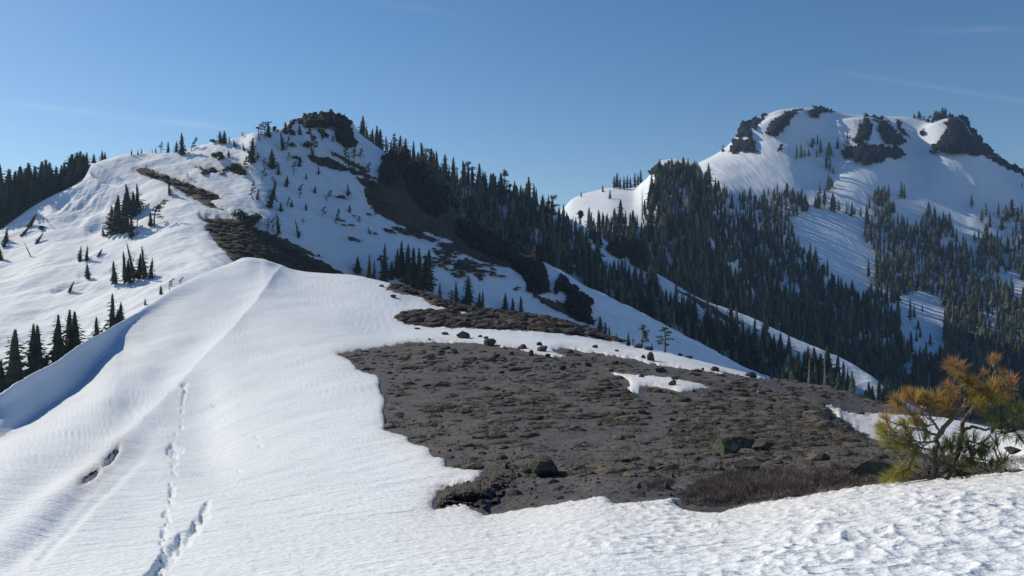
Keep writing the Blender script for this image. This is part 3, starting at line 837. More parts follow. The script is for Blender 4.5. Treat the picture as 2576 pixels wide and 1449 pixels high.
PEAK = [
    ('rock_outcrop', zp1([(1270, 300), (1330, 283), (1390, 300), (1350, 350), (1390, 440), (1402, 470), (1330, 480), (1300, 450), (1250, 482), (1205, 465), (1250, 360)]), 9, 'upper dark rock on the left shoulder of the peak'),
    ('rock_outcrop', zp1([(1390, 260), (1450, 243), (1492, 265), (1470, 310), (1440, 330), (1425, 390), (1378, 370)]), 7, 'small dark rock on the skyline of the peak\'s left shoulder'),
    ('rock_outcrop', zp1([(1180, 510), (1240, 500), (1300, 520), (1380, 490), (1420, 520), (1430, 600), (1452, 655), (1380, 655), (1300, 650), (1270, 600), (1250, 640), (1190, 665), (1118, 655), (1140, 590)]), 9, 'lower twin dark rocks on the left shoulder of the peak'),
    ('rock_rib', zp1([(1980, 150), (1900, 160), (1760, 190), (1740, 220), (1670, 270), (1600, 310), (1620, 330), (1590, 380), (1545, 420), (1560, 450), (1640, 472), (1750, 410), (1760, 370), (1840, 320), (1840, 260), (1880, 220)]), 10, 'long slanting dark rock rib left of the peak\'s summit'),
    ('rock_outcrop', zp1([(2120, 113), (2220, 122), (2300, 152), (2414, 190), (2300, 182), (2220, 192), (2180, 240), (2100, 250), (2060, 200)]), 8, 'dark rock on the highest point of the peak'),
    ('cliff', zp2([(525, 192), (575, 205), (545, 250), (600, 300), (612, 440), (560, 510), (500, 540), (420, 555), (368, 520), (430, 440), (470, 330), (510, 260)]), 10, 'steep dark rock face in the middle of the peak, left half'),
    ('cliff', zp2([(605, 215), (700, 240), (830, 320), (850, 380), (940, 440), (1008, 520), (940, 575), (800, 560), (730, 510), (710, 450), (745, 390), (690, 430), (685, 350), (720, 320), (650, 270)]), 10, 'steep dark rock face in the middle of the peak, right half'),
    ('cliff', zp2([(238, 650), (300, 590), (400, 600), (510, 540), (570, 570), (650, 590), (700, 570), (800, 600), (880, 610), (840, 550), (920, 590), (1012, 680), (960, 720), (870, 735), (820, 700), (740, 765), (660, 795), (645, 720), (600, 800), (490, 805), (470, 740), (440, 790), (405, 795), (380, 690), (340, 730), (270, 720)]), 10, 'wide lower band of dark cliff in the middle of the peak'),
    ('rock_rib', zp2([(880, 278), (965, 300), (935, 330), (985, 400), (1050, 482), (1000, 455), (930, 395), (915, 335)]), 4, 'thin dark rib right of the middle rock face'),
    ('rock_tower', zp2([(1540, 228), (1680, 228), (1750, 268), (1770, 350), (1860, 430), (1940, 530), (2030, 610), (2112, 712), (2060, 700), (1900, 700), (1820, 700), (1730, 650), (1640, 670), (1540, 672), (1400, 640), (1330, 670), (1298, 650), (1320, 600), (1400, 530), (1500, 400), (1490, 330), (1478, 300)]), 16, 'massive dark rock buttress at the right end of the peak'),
    ('rock_rib', zp2([(1960, 712), (2112, 716), (2280, 800), (2430, 885), (2430, 940), (2250, 865), (2100, 795)]), 6, 'low dark ridge rocks running down right from the buttress'),
    ('rock_outcrop', zp2([(1165, 400), (1210, 380), (1225, 430), (1195, 455), (1170, 430)]), 3, 'small rock alone in the gully left of the buttress'),
    ('rock_outcrop', zp1([(1690, 645), (1720, 580), (1755, 585), (1745, 630), (1715, 648)]), 4, 'small rock alone on the shaded snow of the peak'),
    ('rock_outcrop', zp1([(1015, 670), (1035, 590), (1062, 575), (1040, 650)]), 4, 'dark sliver of rock on the peak\'s lower left skyline'),
    ('rock_outcrop', zp1([(1490, 262), (1500, 232), (1545, 212), (1580, 205), (1535, 240)]), 4, 'thin dark rock under the snow edge left of the summit'),
]
for nm, pl, th_, lb in PEAK:
    outcrop(nm, pl, shE, th_, lb, step=1.8, crag=0.7)


outcrop('rock_outcrop', [(1097, 1272), (1103, 1242), (1128, 1222), (1186, 1214), (1204, 1206), (1218, 1182), (1238, 1166), (1285, 1172), (1296, 1196), (1268, 1222), (1262, 1246), (1240, 1266), (1218, 1280), (1190, 1266), (1150, 1262)], shA, 0.55,
        'low jagged rock outcrop at the near left corner of the bare ground', step=2.2, crag=1.1, mat='rock', cscale=0.8)


outcrop('rock_outcrop', [(207, 1215), (213, 1201), (228, 1189), (248, 1178), (239, 1193), (222, 1207)], shA, 0.16, 'dark slab added as the shade inside the lower melt slot on the left snow slope', step=1.6, crag=0.5, sink=-0.05, grow=1.0)  # thin near-black slab added to stand in for shade inside the hole
outcrop('rock_outcrop', [(263, 1167), (269, 1151), (282, 1138), (297, 1126), (291, 1138), (276, 1155)], shA, 0.16, 'dark slab added as the shade inside the upper melt slot on the left snow slope', step=1.6, crag=0.5, sink=-0.05, grow=1.0)  # same for the upper slot: its shade put in as dark colour


# ------------------------------------------------------------------ boulders
import bmesh
_ico = bmesh.new(); bmesh.ops.create_icosphere(_ico, subdivisions=3, radius=1.0)
ICO_V = np.array([v.co[:] for v in _ico.verts]); ICO_F = np.array([[v.index for v in f.verts] for f in _ico.faces]); _ico.free()


def boulder_mesh(name, seed, sx, sy, sz, mat, rough=0.22, cuts=7):
    r = np.random.default_rng(seed)
    v = ICO_V.copy()
    for _ in range(cuts):                              # flat broken faces
        n = r.normal(size=3); n /= np.linalg.norm(n)
        o = r.uniform(0.48, 0.85)
        dd = v @ n - o
        v = v - np.maximum(dd, 0)[:, None] * n
    o = r.uniform(0, 50, 3)
    dsp = fbm(v[:, 0] * 1.5 + o[0], v[:, 1] * 1.5 + o[1], v[:, 2] * 1.5 + o[2], 4, 0.55)
    v = v * (1 + rough * dsp)[:, None]
    ext = v.max(0) - v.min(0)
    v = (v - (v.max(0) + v.min(0)) / 2) / ext * 2
    v = v * np.array([sx, sy, sz]) * 0.5
    return mesh_np(name, v, ICO_F, mat, False)


ROCKS = [  # px, base py, width, height, label, material
    (1165, 851, 37, 19, 'large dome-shaped boulder alone on the white snow strip', 'rock'), (1119, 842, 17, 7, 'low dark rock on snow just left of the dome-shaped boulder', 'rock'),
    (1208, 848, 12, 6, 'small dark rock on snow right of the dome-shaped boulder, upper of two', 'rock'), (1222, 852, 14, 6, 'small flat dark rock on snow above the rounded edge boulder', 'rock'),
    (1232, 870, 32, 18, 'rounded dark boulder straddling the upper edge of the bare ground', 'rock'), (1314, 878, 26, 13, 'boulder on the snow edge where the snow tongue begins', 'rock'),
    (1357, 869, 15, 9, 'small boulder on snow behind the tongue', 'rock'), (1364, 884, 29, 13, 'broad low boulder in the middle of the snow tongue', 'rock'),
    (1437, 893, 21, 13, 'pointed boulder at the right tip of the snow tongue', 'rock'), (1497, 875, 15, 8, 'lone rock on the snow strip right of the tongue', 'rock'),
    (1552, 884, 12, 5, 'small flat rock on the snow strip left of the two little pines', 'rock'), (1638, 907, 20, 23, 'tall upright boulder standing on the snow edge below the pines', 'rock'),
    (1619, 901, 12, 9, 'small boulder left of the tall upright boulder', 'rock'), (1607, 876, 22, 12, 'dark boulder at the foot of the yellow pine', 'rock'), (1632, 881, 24, 10, 'dark boulder between the yellow pine and the dark pine', 'rock'),
    (1336, 896, 14, 16, 'small upright stone below the snow tongue', 'rock'), (1247, 901, 24, 13, 'dark boulder in the grass below the rounded edge boulder', 'rock'),
    (1143, 889, 21, 12, 'dark boulder in the upper left of the bare ground, right of a pair', 'rock'), (1120, 879, 24, 9, 'flat dark boulder in the upper left of the bare ground', 'rock'), (1110, 887, 20, 6, 'lowest flat rock in the upper left of the bare ground', 'rock'),
    (1378, 899, 14, 9, 'small rock below the broad boulder in the snow tongue', 'rock'), (1286, 892, 13, 7, 'small rock between two boulders under the snow edge', 'rock'),
    (1480, 922, 19, 11, 'dark rock in grass right of the snow tongue', 'rock'), (1549, 917, 19, 11, 'dark rock on bare ground left of the upright boulder', 'rock'), (1415, 930, 19, 12, 'dark rock in grass below the pointed boulder', 'rock'),
    (1665, 938, 32, 14, 'broad broken rock above the small snow patch', 'rock'), (1615, 949, 14, 9, 'small rock on the upper left of the small snow patch', 'rock'), (1692, 969, 21, 14, 'blocky rock standing in the small snow patch', 'rock'),
    (1699, 955, 20, 8, 'low rock on the upper edge of the small snow patch', 'rock'), (1801, 933, 23, 11, 'dark rock on the snow edge at the right crest', 'rock'), (1892, 950, 30, 14, 'pair-shaped dark boulder where the snow strip ends at the crest', 'rock'),
    (1768, 930, 8, 5, 'tiny rock on the snow edge left of the crest rocks', 'rock'), (1712, 896, 14, 8, 'dark rock just behind the snow strip right of the dark pine', 'rock'), (1735, 902, 18, 8, 'second dark rock behind the snow strip right of the dark pine', 'rock'),
    (1616, 1041, 23, 13, 'small pale pointed rock beside the faint footpath', 'rock_lichen'), (1688, 1058, 11, 8, 'small dark rock right of the faint footpath', 'rock'),
    (1833, 1142, 66, 38, 'front left lichen-covered boulder of the three on bare ground', 'rock_lichen'), (1872, 1127, 60, 35, 'rear lichen-covered boulder leaning behind the front one', 'rock_lichen'), (1923, 1134, 56, 24, 'low lichen-covered boulder right of the leaning pair', 'rock_lichen'),
    (1920, 1112, 14, 7, 'small stone on top of the low lichen-covered boulder', 'rock_lichen'), (1888, 1196, 76, 34, 'wide dark boulder behind the reddish shrub mat', 'rock'), (1804, 1147, 19, 9, 'small rock at the left foot of the lichen boulders', 'rock'),
    (1754, 1159, 16, 9, 'small rounded stone between the lichen boulders and the snow', 'rock'), (1640, 1184, 20, 11, 'dark rock in the rubble left of the shrub mat', 'rock'), (1662, 1176, 21, 9, 'flat dark rock in the rubble behind the shrub mat', 'rock'),
    (1573, 1163, 28, 10, 'low dark mound of rock on bare gravel', 'rock'), (2131, 1144, 32, 12, 'grey rock in dry grass left of the orange pine', 'rock'), (2192, 1203, 124, 46, 'big low rock mound covered in grey-green lichen left of the pine', 'rock_lichen'),
    (1368, 1200, 78, 51, 'large mossy lichen boulder on the bare ground near the snow', 'rock_lichen'), (1327, 1192, 26, 31, 'narrow mossy rock against the left of the large mossy boulder', 'rock_lichen'),
    
    (1181, 1248, 20, 14, 'stone wedged between the craggy nose and the shelf', 'rock'), (1208, 1240, 20, 13, 'stone above the broken rock shelf', 'rock'), (989, 749, 15, 9, 'small rock on snow left of the brown shrubs', 'rock'), (959, 721, 14, 6, 'small dark rock on the snow crest', 'rock'),
    (1013, 795, 24, 13, 'dark rock at the left tip of the brown shrub band', 'rock'), (1015, 809, 30, 11, 'low dark rock under the left tip of the shrub band', 'rock'), (1049, 828, 14, 4, 'thin dark rock on snow below the shrub band', 'rock'), (1080, 855, 8, 4, 'tiny stone on snow above the bare ground', 'rock'),
    (2340, 1200, 26, 30, 'dark rounded stone at the foot of the orange pine', 'rock'), (1990, 985, 20, 9, 'dark rock near the crest left of the far snow strip', 'rock'), (2072, 1000, 16, 8, 'dark rock at the left tip of the far snow strip', 'rock'),
    (1945, 1010, 16, 9, 'dark rock in dry grass right of the small snow patch', 'rock'), (2010, 1050, 18, 8, 'dark rock in dry grass below the far snow strip', 'rock'), (1262, 940, 14, 8, 'dark rock in the thick grass on the left of the bare ground', 'rock'),
    (1560, 970, 14, 6, 'dark rock at the left of the small snow patch', 'rock'), (2168, 1042, 18, 8, 'dark rock on the lower edge of the far snow strip', 'rock'), (2555, 1140, 40, 16, 'dark scrubby rock at the right picture edge', 'rock'),
]
for i, (px, py, w_, h_, lb, mt) in enumerate(ROCKS):
    p = shA.at(px, py)
    d = p[1]
    k = d / FPX
    hh = h_ * k * 1.35
    me = boulder_mesh('boulder', 100 + i, w_ * k, w_ * k * R.uniform(0.75, 1.0), hh, M[mt], 0.18, 12)
    o = add('boulder', me, label=lb, cat='rock', loc=(p[0], p[1] + w_ * k * 0.25, p[2] + hh * 0.5 - h_ * k * 0.36))
    o.rotation_euler = (R.uniform(-.08, .08), R.uniform(-.12, .12), 0)


# ------------------------------------------------------------------ scattered ground cover on the bare earth
def scatter(n, xr, yr, dens, S, sdmin):
    out = []
    px = rng.uniform(xr[0], xr[1], n); py = rng.uniform(yr[0], yr[1], n)
    pr = dens(px, py)
    keep = rng.uniform(0, 1, n) < pr
    ci = np.clip(np.searchsorted(S.px, px), 0, len(S.px) - 1)
    for x, y, c, k in zip(px, py, ci, keep):
        if not k:
            continue
        colp = S.PYm[:S.crest + 1, c]
        r = int(np.clip(np.searchsorted(-colp, -y), 0, len(colp) - 1))
        if S.sd[r, c] > sdmin and r > 0 and colp[r - 1] - colp[r] < 14:
            out.append(S.earthW[r, c])
    return np.array(out)


def tuft_proto(seed, seg=9, spiky=0.25):
    r = np.random.default_rng(seed)
    v = [(0, 0, 1.0)]
    for j, (rad, z) in enumerate(((0.45, 0.86), (0.85, 0.45), (1.05, -0.12))):
        for i in range(seg):
            a = 2 * math.pi * (i + 0.5 * (j % 2)) / seg
            rr = rad * (1 + r.uniform(-spiky, spiky)); zz = z + r.uniform(-spiky, spiky) * 0.7 * (j < 2)
            v.append((rr * math.cos(a), rr * math.sin(a), zz))
    f = [(0, 1 + i, 1 + (i + 1) % seg) for i in range(seg)]
    for j in range(2):
        b0, b1 = 1 + j * seg, 1 + (j + 1) * seg
        for i in range(seg):
            k = (i + 1) % seg
            f += [(b0 + i, b1 + i, b0 + k), (b0 + k, b1 + i, b1 + k)]
    return np.array(v), np.array(f)


def join_protos(protos, pos, scale, rot, sizes_z, tone, tilt=None):
    V, F, T = [], [], []
    off = 0
    for i, p in enumerate(pos):
        v, f = protos[i % len(protos)]
        c, s = math.cos(rot[i]), math.sin(rot[i])
        x = v[:, 0] * scale[i, 0]; y = v[:, 1] * scale[i, 1]
        q = np.stack([x * c - y * s, x * s + y * c, v[:, 2] * sizes_z[i]], 1) + p
        V.append(q); F.append(f + off); off += len(v); T.append(np.full(len(v), tone[i]))
    return np.concatenate(V), np.concatenate(F), np.concatenate(T)


tufts = [tuft_proto(s) for s in range(8)]


def grass_density(px, py):
    n = 0.42 + 1.5 * fbm2(px / 80, py / 20, 4, 0.6)
    d = np.clip(n, 0, 1) ** 1.3
    bare = np.exp(-(np.hypot((px - 1440) / 260, (py - 1110) / 60)) ** 2) * 0.97          # open gravel
    bare += np.exp(-((px - 1650 - 0.1 * (1060 - py)) / 28) ** 2) * sstep(985, 1010, py) * sstep(1120, 1080, py)   # footpath
    lowleft = sstep(1250, 1050, px) * sstep(860, 960, py) * 0.6
    edge = sstep(870, 900, py)
    d = d * np.clip(1 - bare - lowleft, 0.03, 1) * (0.25 + 0.75 * edge)
    d = d * np.where(py > 1130, 0.35, 1.0)
    return d


pos = scatter(19000, (860, 2620), (860, 1200), grass_density, shA, 5)
n = len(pos)
w_ = rng.lognormal(-2.35, 0.5, n).clip(0.03, 0.26) * np.interp(pos[:, 1], [10, 30, 60], [0.6, 0.95, 1.2])
v, f, t = join_protos(tufts, pos, np.stack([w_ * rng.uniform(1.1, 2.2, n), w_], 1), rng.normal(0, 0.4, n), w_ * rng.uniform(0.3, 0.75, n), rng.uniform(0, 1, n))
add('dry_grass', mesh_np('dry_grass', v, f, M['grass'], False, attr={'tone': t}), label='tussocks of dry tan grass all over the bare ground', cat='grass', kind='stuff')

# fine blades on the nearer tussocks
near = pos[pos[:, 1] < 40]
k = 14
b0 = np.repeat(near, k, 0) + rng.normal(0, 1, (len(near) * k, 3)) * np.array([0.16, 0.10, 0.01])
ln = rng.uniform(0.05, 0.13, len(b0)); az = rng.uniform(0, 2 * math.pi, len(b0)); le = rng.uniform(0.2, 0.9, len(b0))
tip = b0 + np.stack([np.cos(az) * ln * le, np.sin(az) * ln * le, ln], 1)
sd_ = np.stack([-np.sin(az), np.cos(az), 0 * az], 1) * 0.006 * (b0[:, 1:2] / 15).clip(0.6, 2)
v = np.stack([b0 - sd_, b0 + sd_, tip], 1).reshape(-1, 3)
f = np.arange(len(v)).reshape(-1, 3)
add('grass_blades', mesh_np('grass_blades', v, f, M['grass'], False, attr={'tone': np.repeat(rng.uniform(0, 1, len(b0)), 3)}), label='thin dry blades sticking up from the nearer tussocks', cat='grass', kind='stuff')

# brown heath on the shoulder behind the white strip
pos = scatter(5200, (960, 1620), (700, 880), lambda x, y: np.clip(0.55 + 0.8 * fbm2(x / 50, y / 18, 3), 0, 1) * sstep(880, 868, y), shA, 2)
pos = pos[pos[:, 1] > 62]
n = len(pos)
w_ = rng.uniform(0.35, 0.85, n)
v, f, t = join_protos(tufts, pos, np.stack([w_ * rng.uniform(1.0, 1.8, n), w_], 1), rng.normal(0, 0.6, n), w_ * rng.uniform(0.3, 0.65, n), rng.uniform(0, 1, n))
add('heath', mesh_np('heath', v, f, M['heather'], False, attr={'tone': t}), label='brown low heath on the shoulder behind the white snow strip', cat='heath', kind='stuff')

# low scrub and stones breaking through the hill snow
def hill_scrub(px, py):
    d = 0
    for cx, cy, rx, ry, a in ((1130, 655, 45, 18, 1.6), (1185, 675, 45, 20, 1.8), (1210, 690, 40, 14, 1.2), (945, 535, 40, 14, .5), (1030, 575, 60, 10, .5), (1000, 530, 50, 16, .25), (985, 585, 60, 12, .2), (870, 560, 40, 20, .12), (1060, 590, 60, 10, .3), (1300, 725, 40, 10, .25), (1390, 765, 40, 10, .2), (560, 425, 60, 14, .25), (1120, 620, 60, 10, .2)):
        d = d + a * np.exp(-(((px - cx) / rx) ** 2 + ((py - cy) / ry) ** 2))
    return d * 0.16
px = rng.uniform(480, 1450, 30000); py = rng.uniform(400, 790, 30000)
sel = rng.uniform(0, 1, 30000) < hill_scrub(px, py)
pos = np.array([shB.at(x, y) for x, y in zip(px[sel], py[sel])])
n = len(pos)
w_ = rng.uniform(0.4, 1.3, n)
v, f, t = join_protos(tufts, pos, np.stack([w_ * rng.uniform(1.0, 1.8, n), w_], 1), rng.normal(0, 0.6, n), w_ * rng.uniform(0.35, 0.7, n), rng.uniform(0, 1, n))
add('hill_scrub', mesh_np('hill_scrub', v, f, M['heather'], False, attr={'tone': t}), label='scattered brown scrub poking through the hill snow', cat='scrub', kind='stuff')

# terraced tussocks on the hill's bare strips
pos = scatter(9000, (330, 960), (400, 700), lambda x, y: 0.55 + 0 * x, shB, 3)
n = len(pos)
w_ = rng.uniform(0.25, 0.8, n)
v, f, t = join_protos(tufts, pos, np.stack([w_ * rng.uniform(1.4, 2.6, n), w_], 1), rng.normal(-0.4, 0.3, n), w_ * rng.uniform(0.3, 0.55, n), rng.uniform(0, 1, n))
add('hill_tussocks', mesh_np('hill_tussocks', v, f, M['heather'], False, attr={'tone': t}), label='brown tussocks in rows on the bare strips of the hill', cat='grass', kind='stuff')

# gravel
oc_v = np.array([(1, 0, 0), (-1, 0, 0), (0, 1, 0), (0, -1, 0), (0, 0, 1), (0, 0, -1)], float)
oc_f = np.array([(0, 2, 4), (2, 1, 4), (1, 3, 4), (3, 0, 4), (2, 0, 5), (1, 2, 5), (3, 1, 5), (0, 3, 5)])
gr = [(oc_v * (1 + np.random.default_rng(s).uniform(-.35, .35, (6, 1))), oc_f) for s in range(6)]


def gravel_density(px, py):
    d = 0.34 + 0.8 * np.exp(-(np.hypot((px - 1640) / 190, (py - 1195) / 38)) ** 2) + 0.8 * np.exp(-(np.hypot((px - 1230) / 120, (py - 1225) / 45)) ** 2) + 0.35 * np.exp(-(np.hypot((px - 1900) / 200, (py - 1165) / 30)) ** 2)
    return np.clip(d, 0, 1)


pos = scatter(15000, (860, 2600), (870, 1275), gravel_density, shA, 1)
n = len(pos)
w_ = rng.lognormal(0, 0.6, n) * 0.019 * np.interp(pos[:, 1], [10, 25, 60], [0.9, 1.6, 2.6])
v, f, t = join_protos(gr, pos, np.stack([w_ * rng.uniform(.8, 1.4, n), w_], 1), rng.uniform(0, 6, n), w_ * rng.uniform(.4, .9, n), rng.uniform(0, 1, n))
add('gravel_stones', mesh_np('gravel_stones', v, f, M['rock'], False), label='loose grey stones strewn on the bare ground', cat='gravel', kind='stuff')


# ------------------------------------------------------------------ leafless shrub mats at the near snow edge
def shrub(poly, nt, hgt, label, seed):
    r = np.random.default_rng(seed)
    P = np.asarray(poly, float)
    px = r.uniform(P[:, 0].min(), P[:, 0].max(), nt * 3); py = r.uniform(P[:, 1].min(), P[:, 1].max(), nt * 3)
    sd = poly_sdf(px, py, poly)
    ok = sd > 0
    px, py, sd = px[ok][:nt], py[ok][:nt], sd[ok][:nt]
    base = np.array([shA.at(x, y) for x, y in zip(px, py)])
    org = base.mean(0)
    clump = 0.5 + 0.8 * np.clip(0.5 + fbm2(base[:, 0] * 2.2, base[:, 1] * 2.2, 3), 0, 1)
    hh = hgt * clump * np.clip(sd / 14, 0.35, 1)
    V, T = [], []
    for lev in range(5):
        a = r.uniform(0, 2 * math.pi, len(base)); le = r.uniform(0.2, 1.1, len(base))
        s0 = base + np.stack([r.normal(0, .02, len(base)), r.normal(0, .02, len(base)), hh * r.uniform(-.1, .6, len(base))], 1)
        ln = hh * r.uniform(0.35, 0.8, len(base))
        tip = s0 + np.stack([np.cos(a) * ln * le, np.sin(a) * ln * le, ln * r.uniform(0.3, 1.0, len(base))], 1)
        w = r.uniform(0.0025, 0.005, (len(base), 1))
        sdv = np.stack([-np.sin(a), np.cos(a), 0 * a], 1) * w
        up = np.array([0, 0, 1.0]) * w
        V.append(np.stack([s0 - sdv, s0 + sdv, tip, s0 - up, s0 + up, tip], 1)); T.append(np.repeat(r.uniform(0, 1, len(base)), 6))
    v = np.concatenate(V).reshape(-1, 3) - org
    f = np.arange(len(v)).reshape(-1, 3)
    root = add('shrub_mat', None, label=label, cat='shrub', loc=org)
    add('twigs', mesh_np('twigs', v, f, M['brush'], False, attr={'tone': np.concatenate(T)}), root, kind='stuff')
    return root


shrub([(1715, 1264), (1705, 1250), (1740, 1226), (1790, 1203), (1850, 1190), (1940, 1184), (2010, 1186), (2050, 1205), (2060, 1236), (1990, 1250), (1904, 1258), (1811, 1276), (1760, 1274)], 7000, 0.17, 'reddish-brown leafless shrub mat spilling onto the near snow', 1)
shrub([(2040, 1190), (2120, 1188), (2200, 1200), (2270, 1200), (2250, 1212), (2172, 1222), (2060, 1240)], 3600, 0.14, 'brown leafless shrub strip along the snow lip below the lichen mound', 2)
shrub([(1625, 1222), (1650, 1205), (1690, 1202), (1700, 1215), (1680, 1228), (1640, 1230)], 420, 0.12, 'small dark shrub in the rubble left of the reddish mat', 3)
shrub([(2440, 1172), (2530, 1150), (2620, 1140), (2620, 1172), (2540, 1182), (2450, 1190)], 1500, 0.10, 'brown scrub on the lip right of the orange pine', 4)

# ------------------------------------------------------------------ trees
def blade(V, F, root, tip, wid, sag, r, hang):
    """one drooping spray of needles with a ragged outline"""
    root = np.asarray(root); tip = np.asarray(tip)
    d = tip - root
    L = np.linalg.norm(d) + 1e-9
    side = np.cross(d / L, (0, 0, 1.0)); side /= np.linalg.norm(side) + 1e-9
    m1 = root + d * 0.35 + np.array([0, 0, sag * 0.5]); m2 = root + d * 0.7 + np.array([0, 0, sag * 0.4])
    j = lambda: r.uniform(0.6, 1.25)
    b = len(V)
    V += [root, m1 + side * wid * j() * .8 - (0, 0, hang * .35), m1 - side * wid * j() * .8 - (0, 0, hang * .35), m1, m2 + side * wid * j() - (0, 0, hang * .5), m2 - side * wid * j() - (0, 0, hang * .5), m2, tip,
          m1 - (0, 0, hang * j()), m2 - (0, 0, hang * j())]
    F += [(b, b + 1, b + 3), (b, b + 3, b + 2), (b + 3, b + 4, b + 6), (b + 3, b + 6, b + 5), (b + 6, b + 4, b + 7), (b + 6, b + 7, b + 5), (b, b + 8, b + 3), (b + 3, b + 9, b + 6), (b + 6, b + 9, b + 7)]


def conifer(seed, levels=24, per=7, width=0.17, start=0.06, droop=0.35, irregular=0.25, flag=0.0, top_pow=0.68, hang=0.05, core=0.40):
    """crown of unit height"""
    r = random.Random(seed)
    V, F = [], []
    wob = [[r.uniform(0.7, 1.2) for _ in range(4)] for _ in range(5)]
    for i in range(levels):
        t = start + (1 - start) * (i + r.uniform(-.3, .3)) / levels
        t = min(max(t, start), 0.985)
        env = width * (1 - t) ** top_pow * (1 if t > start + 0.12 else 0.7) + 0.010
        gap = r.random() < irregular * 0.5
        for k in range(per):
            if r.random() < irregular * 0.4:
                continue
            a = 2 * math.pi * (k + r.random()) / per
            L = env * (r.uniform(1 - irregular * 1.6, 1.12) + (0.35 if r.random() < 0.06 else 0)) * (0.6 if gap else 1) * wob[int(t * 5) % 5][int(4 * a / 6.2832) % 4]
            if flag:
                L *= 1 + flag * math.cos(a) if math.cos(a) > 0 else max(0.15, 1 + 1.3 * flag * math.cos(a))
            up = 0.25 * t * L
            tip = (L * math.cos(a), L * math.sin(a), t - droop * L + up)
            blade(V, F, (0, 0, t + 0.01), tip, L * 0.26, 0.10 * L, r, hang * (1.15 - t))
    b = len(V)
    for k in range(3):                                  # leader
        a = 2 * math.pi * k / 3
        V.append((0.008 * math.cos(a), 0.008 * math.sin(a), 0.93))
    V.append((0, 0, 1.0))
    F += [(b, b + 1, b + 3), (b + 1, b + 2, b + 3), (b + 2, b, b + 3)]
    # shaded inner foliage close to the stem
    seg, rings = 7, 6
    b = len(V)
    for j in range(rings):
        t = start + 0.03 + (0.93 - start) * j / (rings - 1)
        for k in range(seg):
            a = 2 * math.pi * (k + 0.5 * (j % 2)) / seg
            q = core * (width * (1 - t) ** top_pow + 0.006) * r.uniform(0.55, 1.2)
            if flag:
                q *= 1 + flag * math.cos(a) if math.cos(a) > 0 else max(0.2, 1 + flag * math.cos(a))
            V.append((q * math.cos(a), q * math.sin(a), t + r.uniform(-.03, .03)))
    for j in range(rings - 1):
        for k in range(seg):
            m = (k + 1) % seg
            F += [(b + j * seg + k, b + j * seg + m, b + (j + 1) * seg + m), (b + j * seg + k, b + (j + 1) * seg + m, b + (j + 1) * seg + k)]
    return np.array([tuple(v) for v in V], float), np.array(F)


def tube(pts, rad, seg=6):
    pts = [np.asarray(p, float) for p in pts]
    V, F = [], []
    for i, p in enumerate(pts):
        d = pts[min(i + 1, len(pts) - 1)] - pts[max(i - 1, 0)]
        d = d / (np.linalg.norm(d) + 1e-9)
        a = np.cross(d, (0.3, 0.9, 0.2)); a /= np.linalg.norm(a) + 1e-9
        b = np.cross(d, a)
        for k in range(seg):
            q = 2 * math.pi * k / seg
            V.append(p + rad[i] * (math.cos(q) * a + math.sin(q) * b))
    for i in range(len(pts) - 1):
        for k in range(seg):
            m = (k + 1) % seg
            F += [(i * seg + k, i * seg + m, (i + 1) * seg + m), (i * seg + k, (i + 1) * seg + m, (i + 1) * seg + k)]
    return np.array(V), np.array(F)


def merge(parts):
    V, F, off = [], [], 0
    for v, f in parts:
        V.append(v); F.append(np.asarray(f) + off); off += len(v)
    return np.concatenate(V), np.concatenate(F)


def clump(r, c, rx, rz, n):
    V, F = [], []
    for _ in range(n):
        a, e = r.uniform(0, 2 * math.pi), r.uniform(-1, 1)
        q = r.random() ** 0.4
        p = np.array([c[0] + rx * q * math.cos(a) * math.sqrt(1 - e * e), c[1] + rx * q * math.sin(a) * math.sqrt(1 - e * e), c[2] + rz * q * e])
        s = rx * r.uniform(0.3, 0.6)
        d1 = np.array([r.gauss(0, 1), r.gauss(0, 1), r.gauss(0.3, .6)]); d1 *= s / np.linalg.norm(d1)
        d2 = np.array([r.gauss(0, 1), r.gauss(0, 1), r.gauss(0, .6)]); d2 *= s * 0.6 / np.linalg.norm(d2)
        b = len(V)
        V += [p - d1 * .5, p + d2, p + d1, p - d2]
        F += [(b, b + 1, b + 2), (b, b + 2, b + 3)]
    return np.array(V), np.array(F)


def gnarly(seed, nb=10, width=0.3, bend=0.12, start=0.3, flag=0.0, n=26, cr=0.1):
    """wind-bent pine: crooked trunk, few limbs, foliage in clumps"""
    r = random.Random(seed)
    tp = [np.array([bend * math.sin(3.0 * t + seed) * t + flag * 0.25 * t * t, bend * 0.5 * math.cos(2.3 * t + seed) * t, t * 0.95]) for t in np.linspace(0, 1, 7)]
    trunk = [tube(tp, list(np.linspace(0.028, 0.006, 7)), 6)]
    crown = []
    for i in range(nb):
        t = start + (1 - start) * (i + 0.5) / nb
        base = tp[min(int(t * 6), 5)] * (1 - (t * 6) % 1) + tp[min(int(t * 6) + 1, 6)] * ((t * 6) % 1)
        a = r.uniform(0, 2 * math.pi)
        L = width * (1.15 - t * 0.75) * r.uniform(0.5, 1.1)
        dx = math.cos(a)
        if flag:
            dx = abs(dx) if r.random() < 0.85 else dx * 0.3
        tip = base + np.array([dx * L, math.sin(a) * L, L * r.uniform(-0.05, 0.35)])
        trunk.append(tube([base, (base + tip) / 2 + np.array([0, 0, -0.02]), tip], [0.010, 0.007, 0.003], 4))
        crown.append(clump(r, tip, cr * r.uniform(.7, 1.2), cr * 0.55 * r.uniform(.7, 1.1), n))
        if r.random() < 0.7:
            crown.append(clump(r, (base * 0.45 + tip * 0.55), cr * r.uniform(.5, .8), cr * .4, n // 2))
    crown.append(clump(r, tp[-1], cr * 0.8, cr * 0.8, n))
    return merge(crown), merge(trunk)


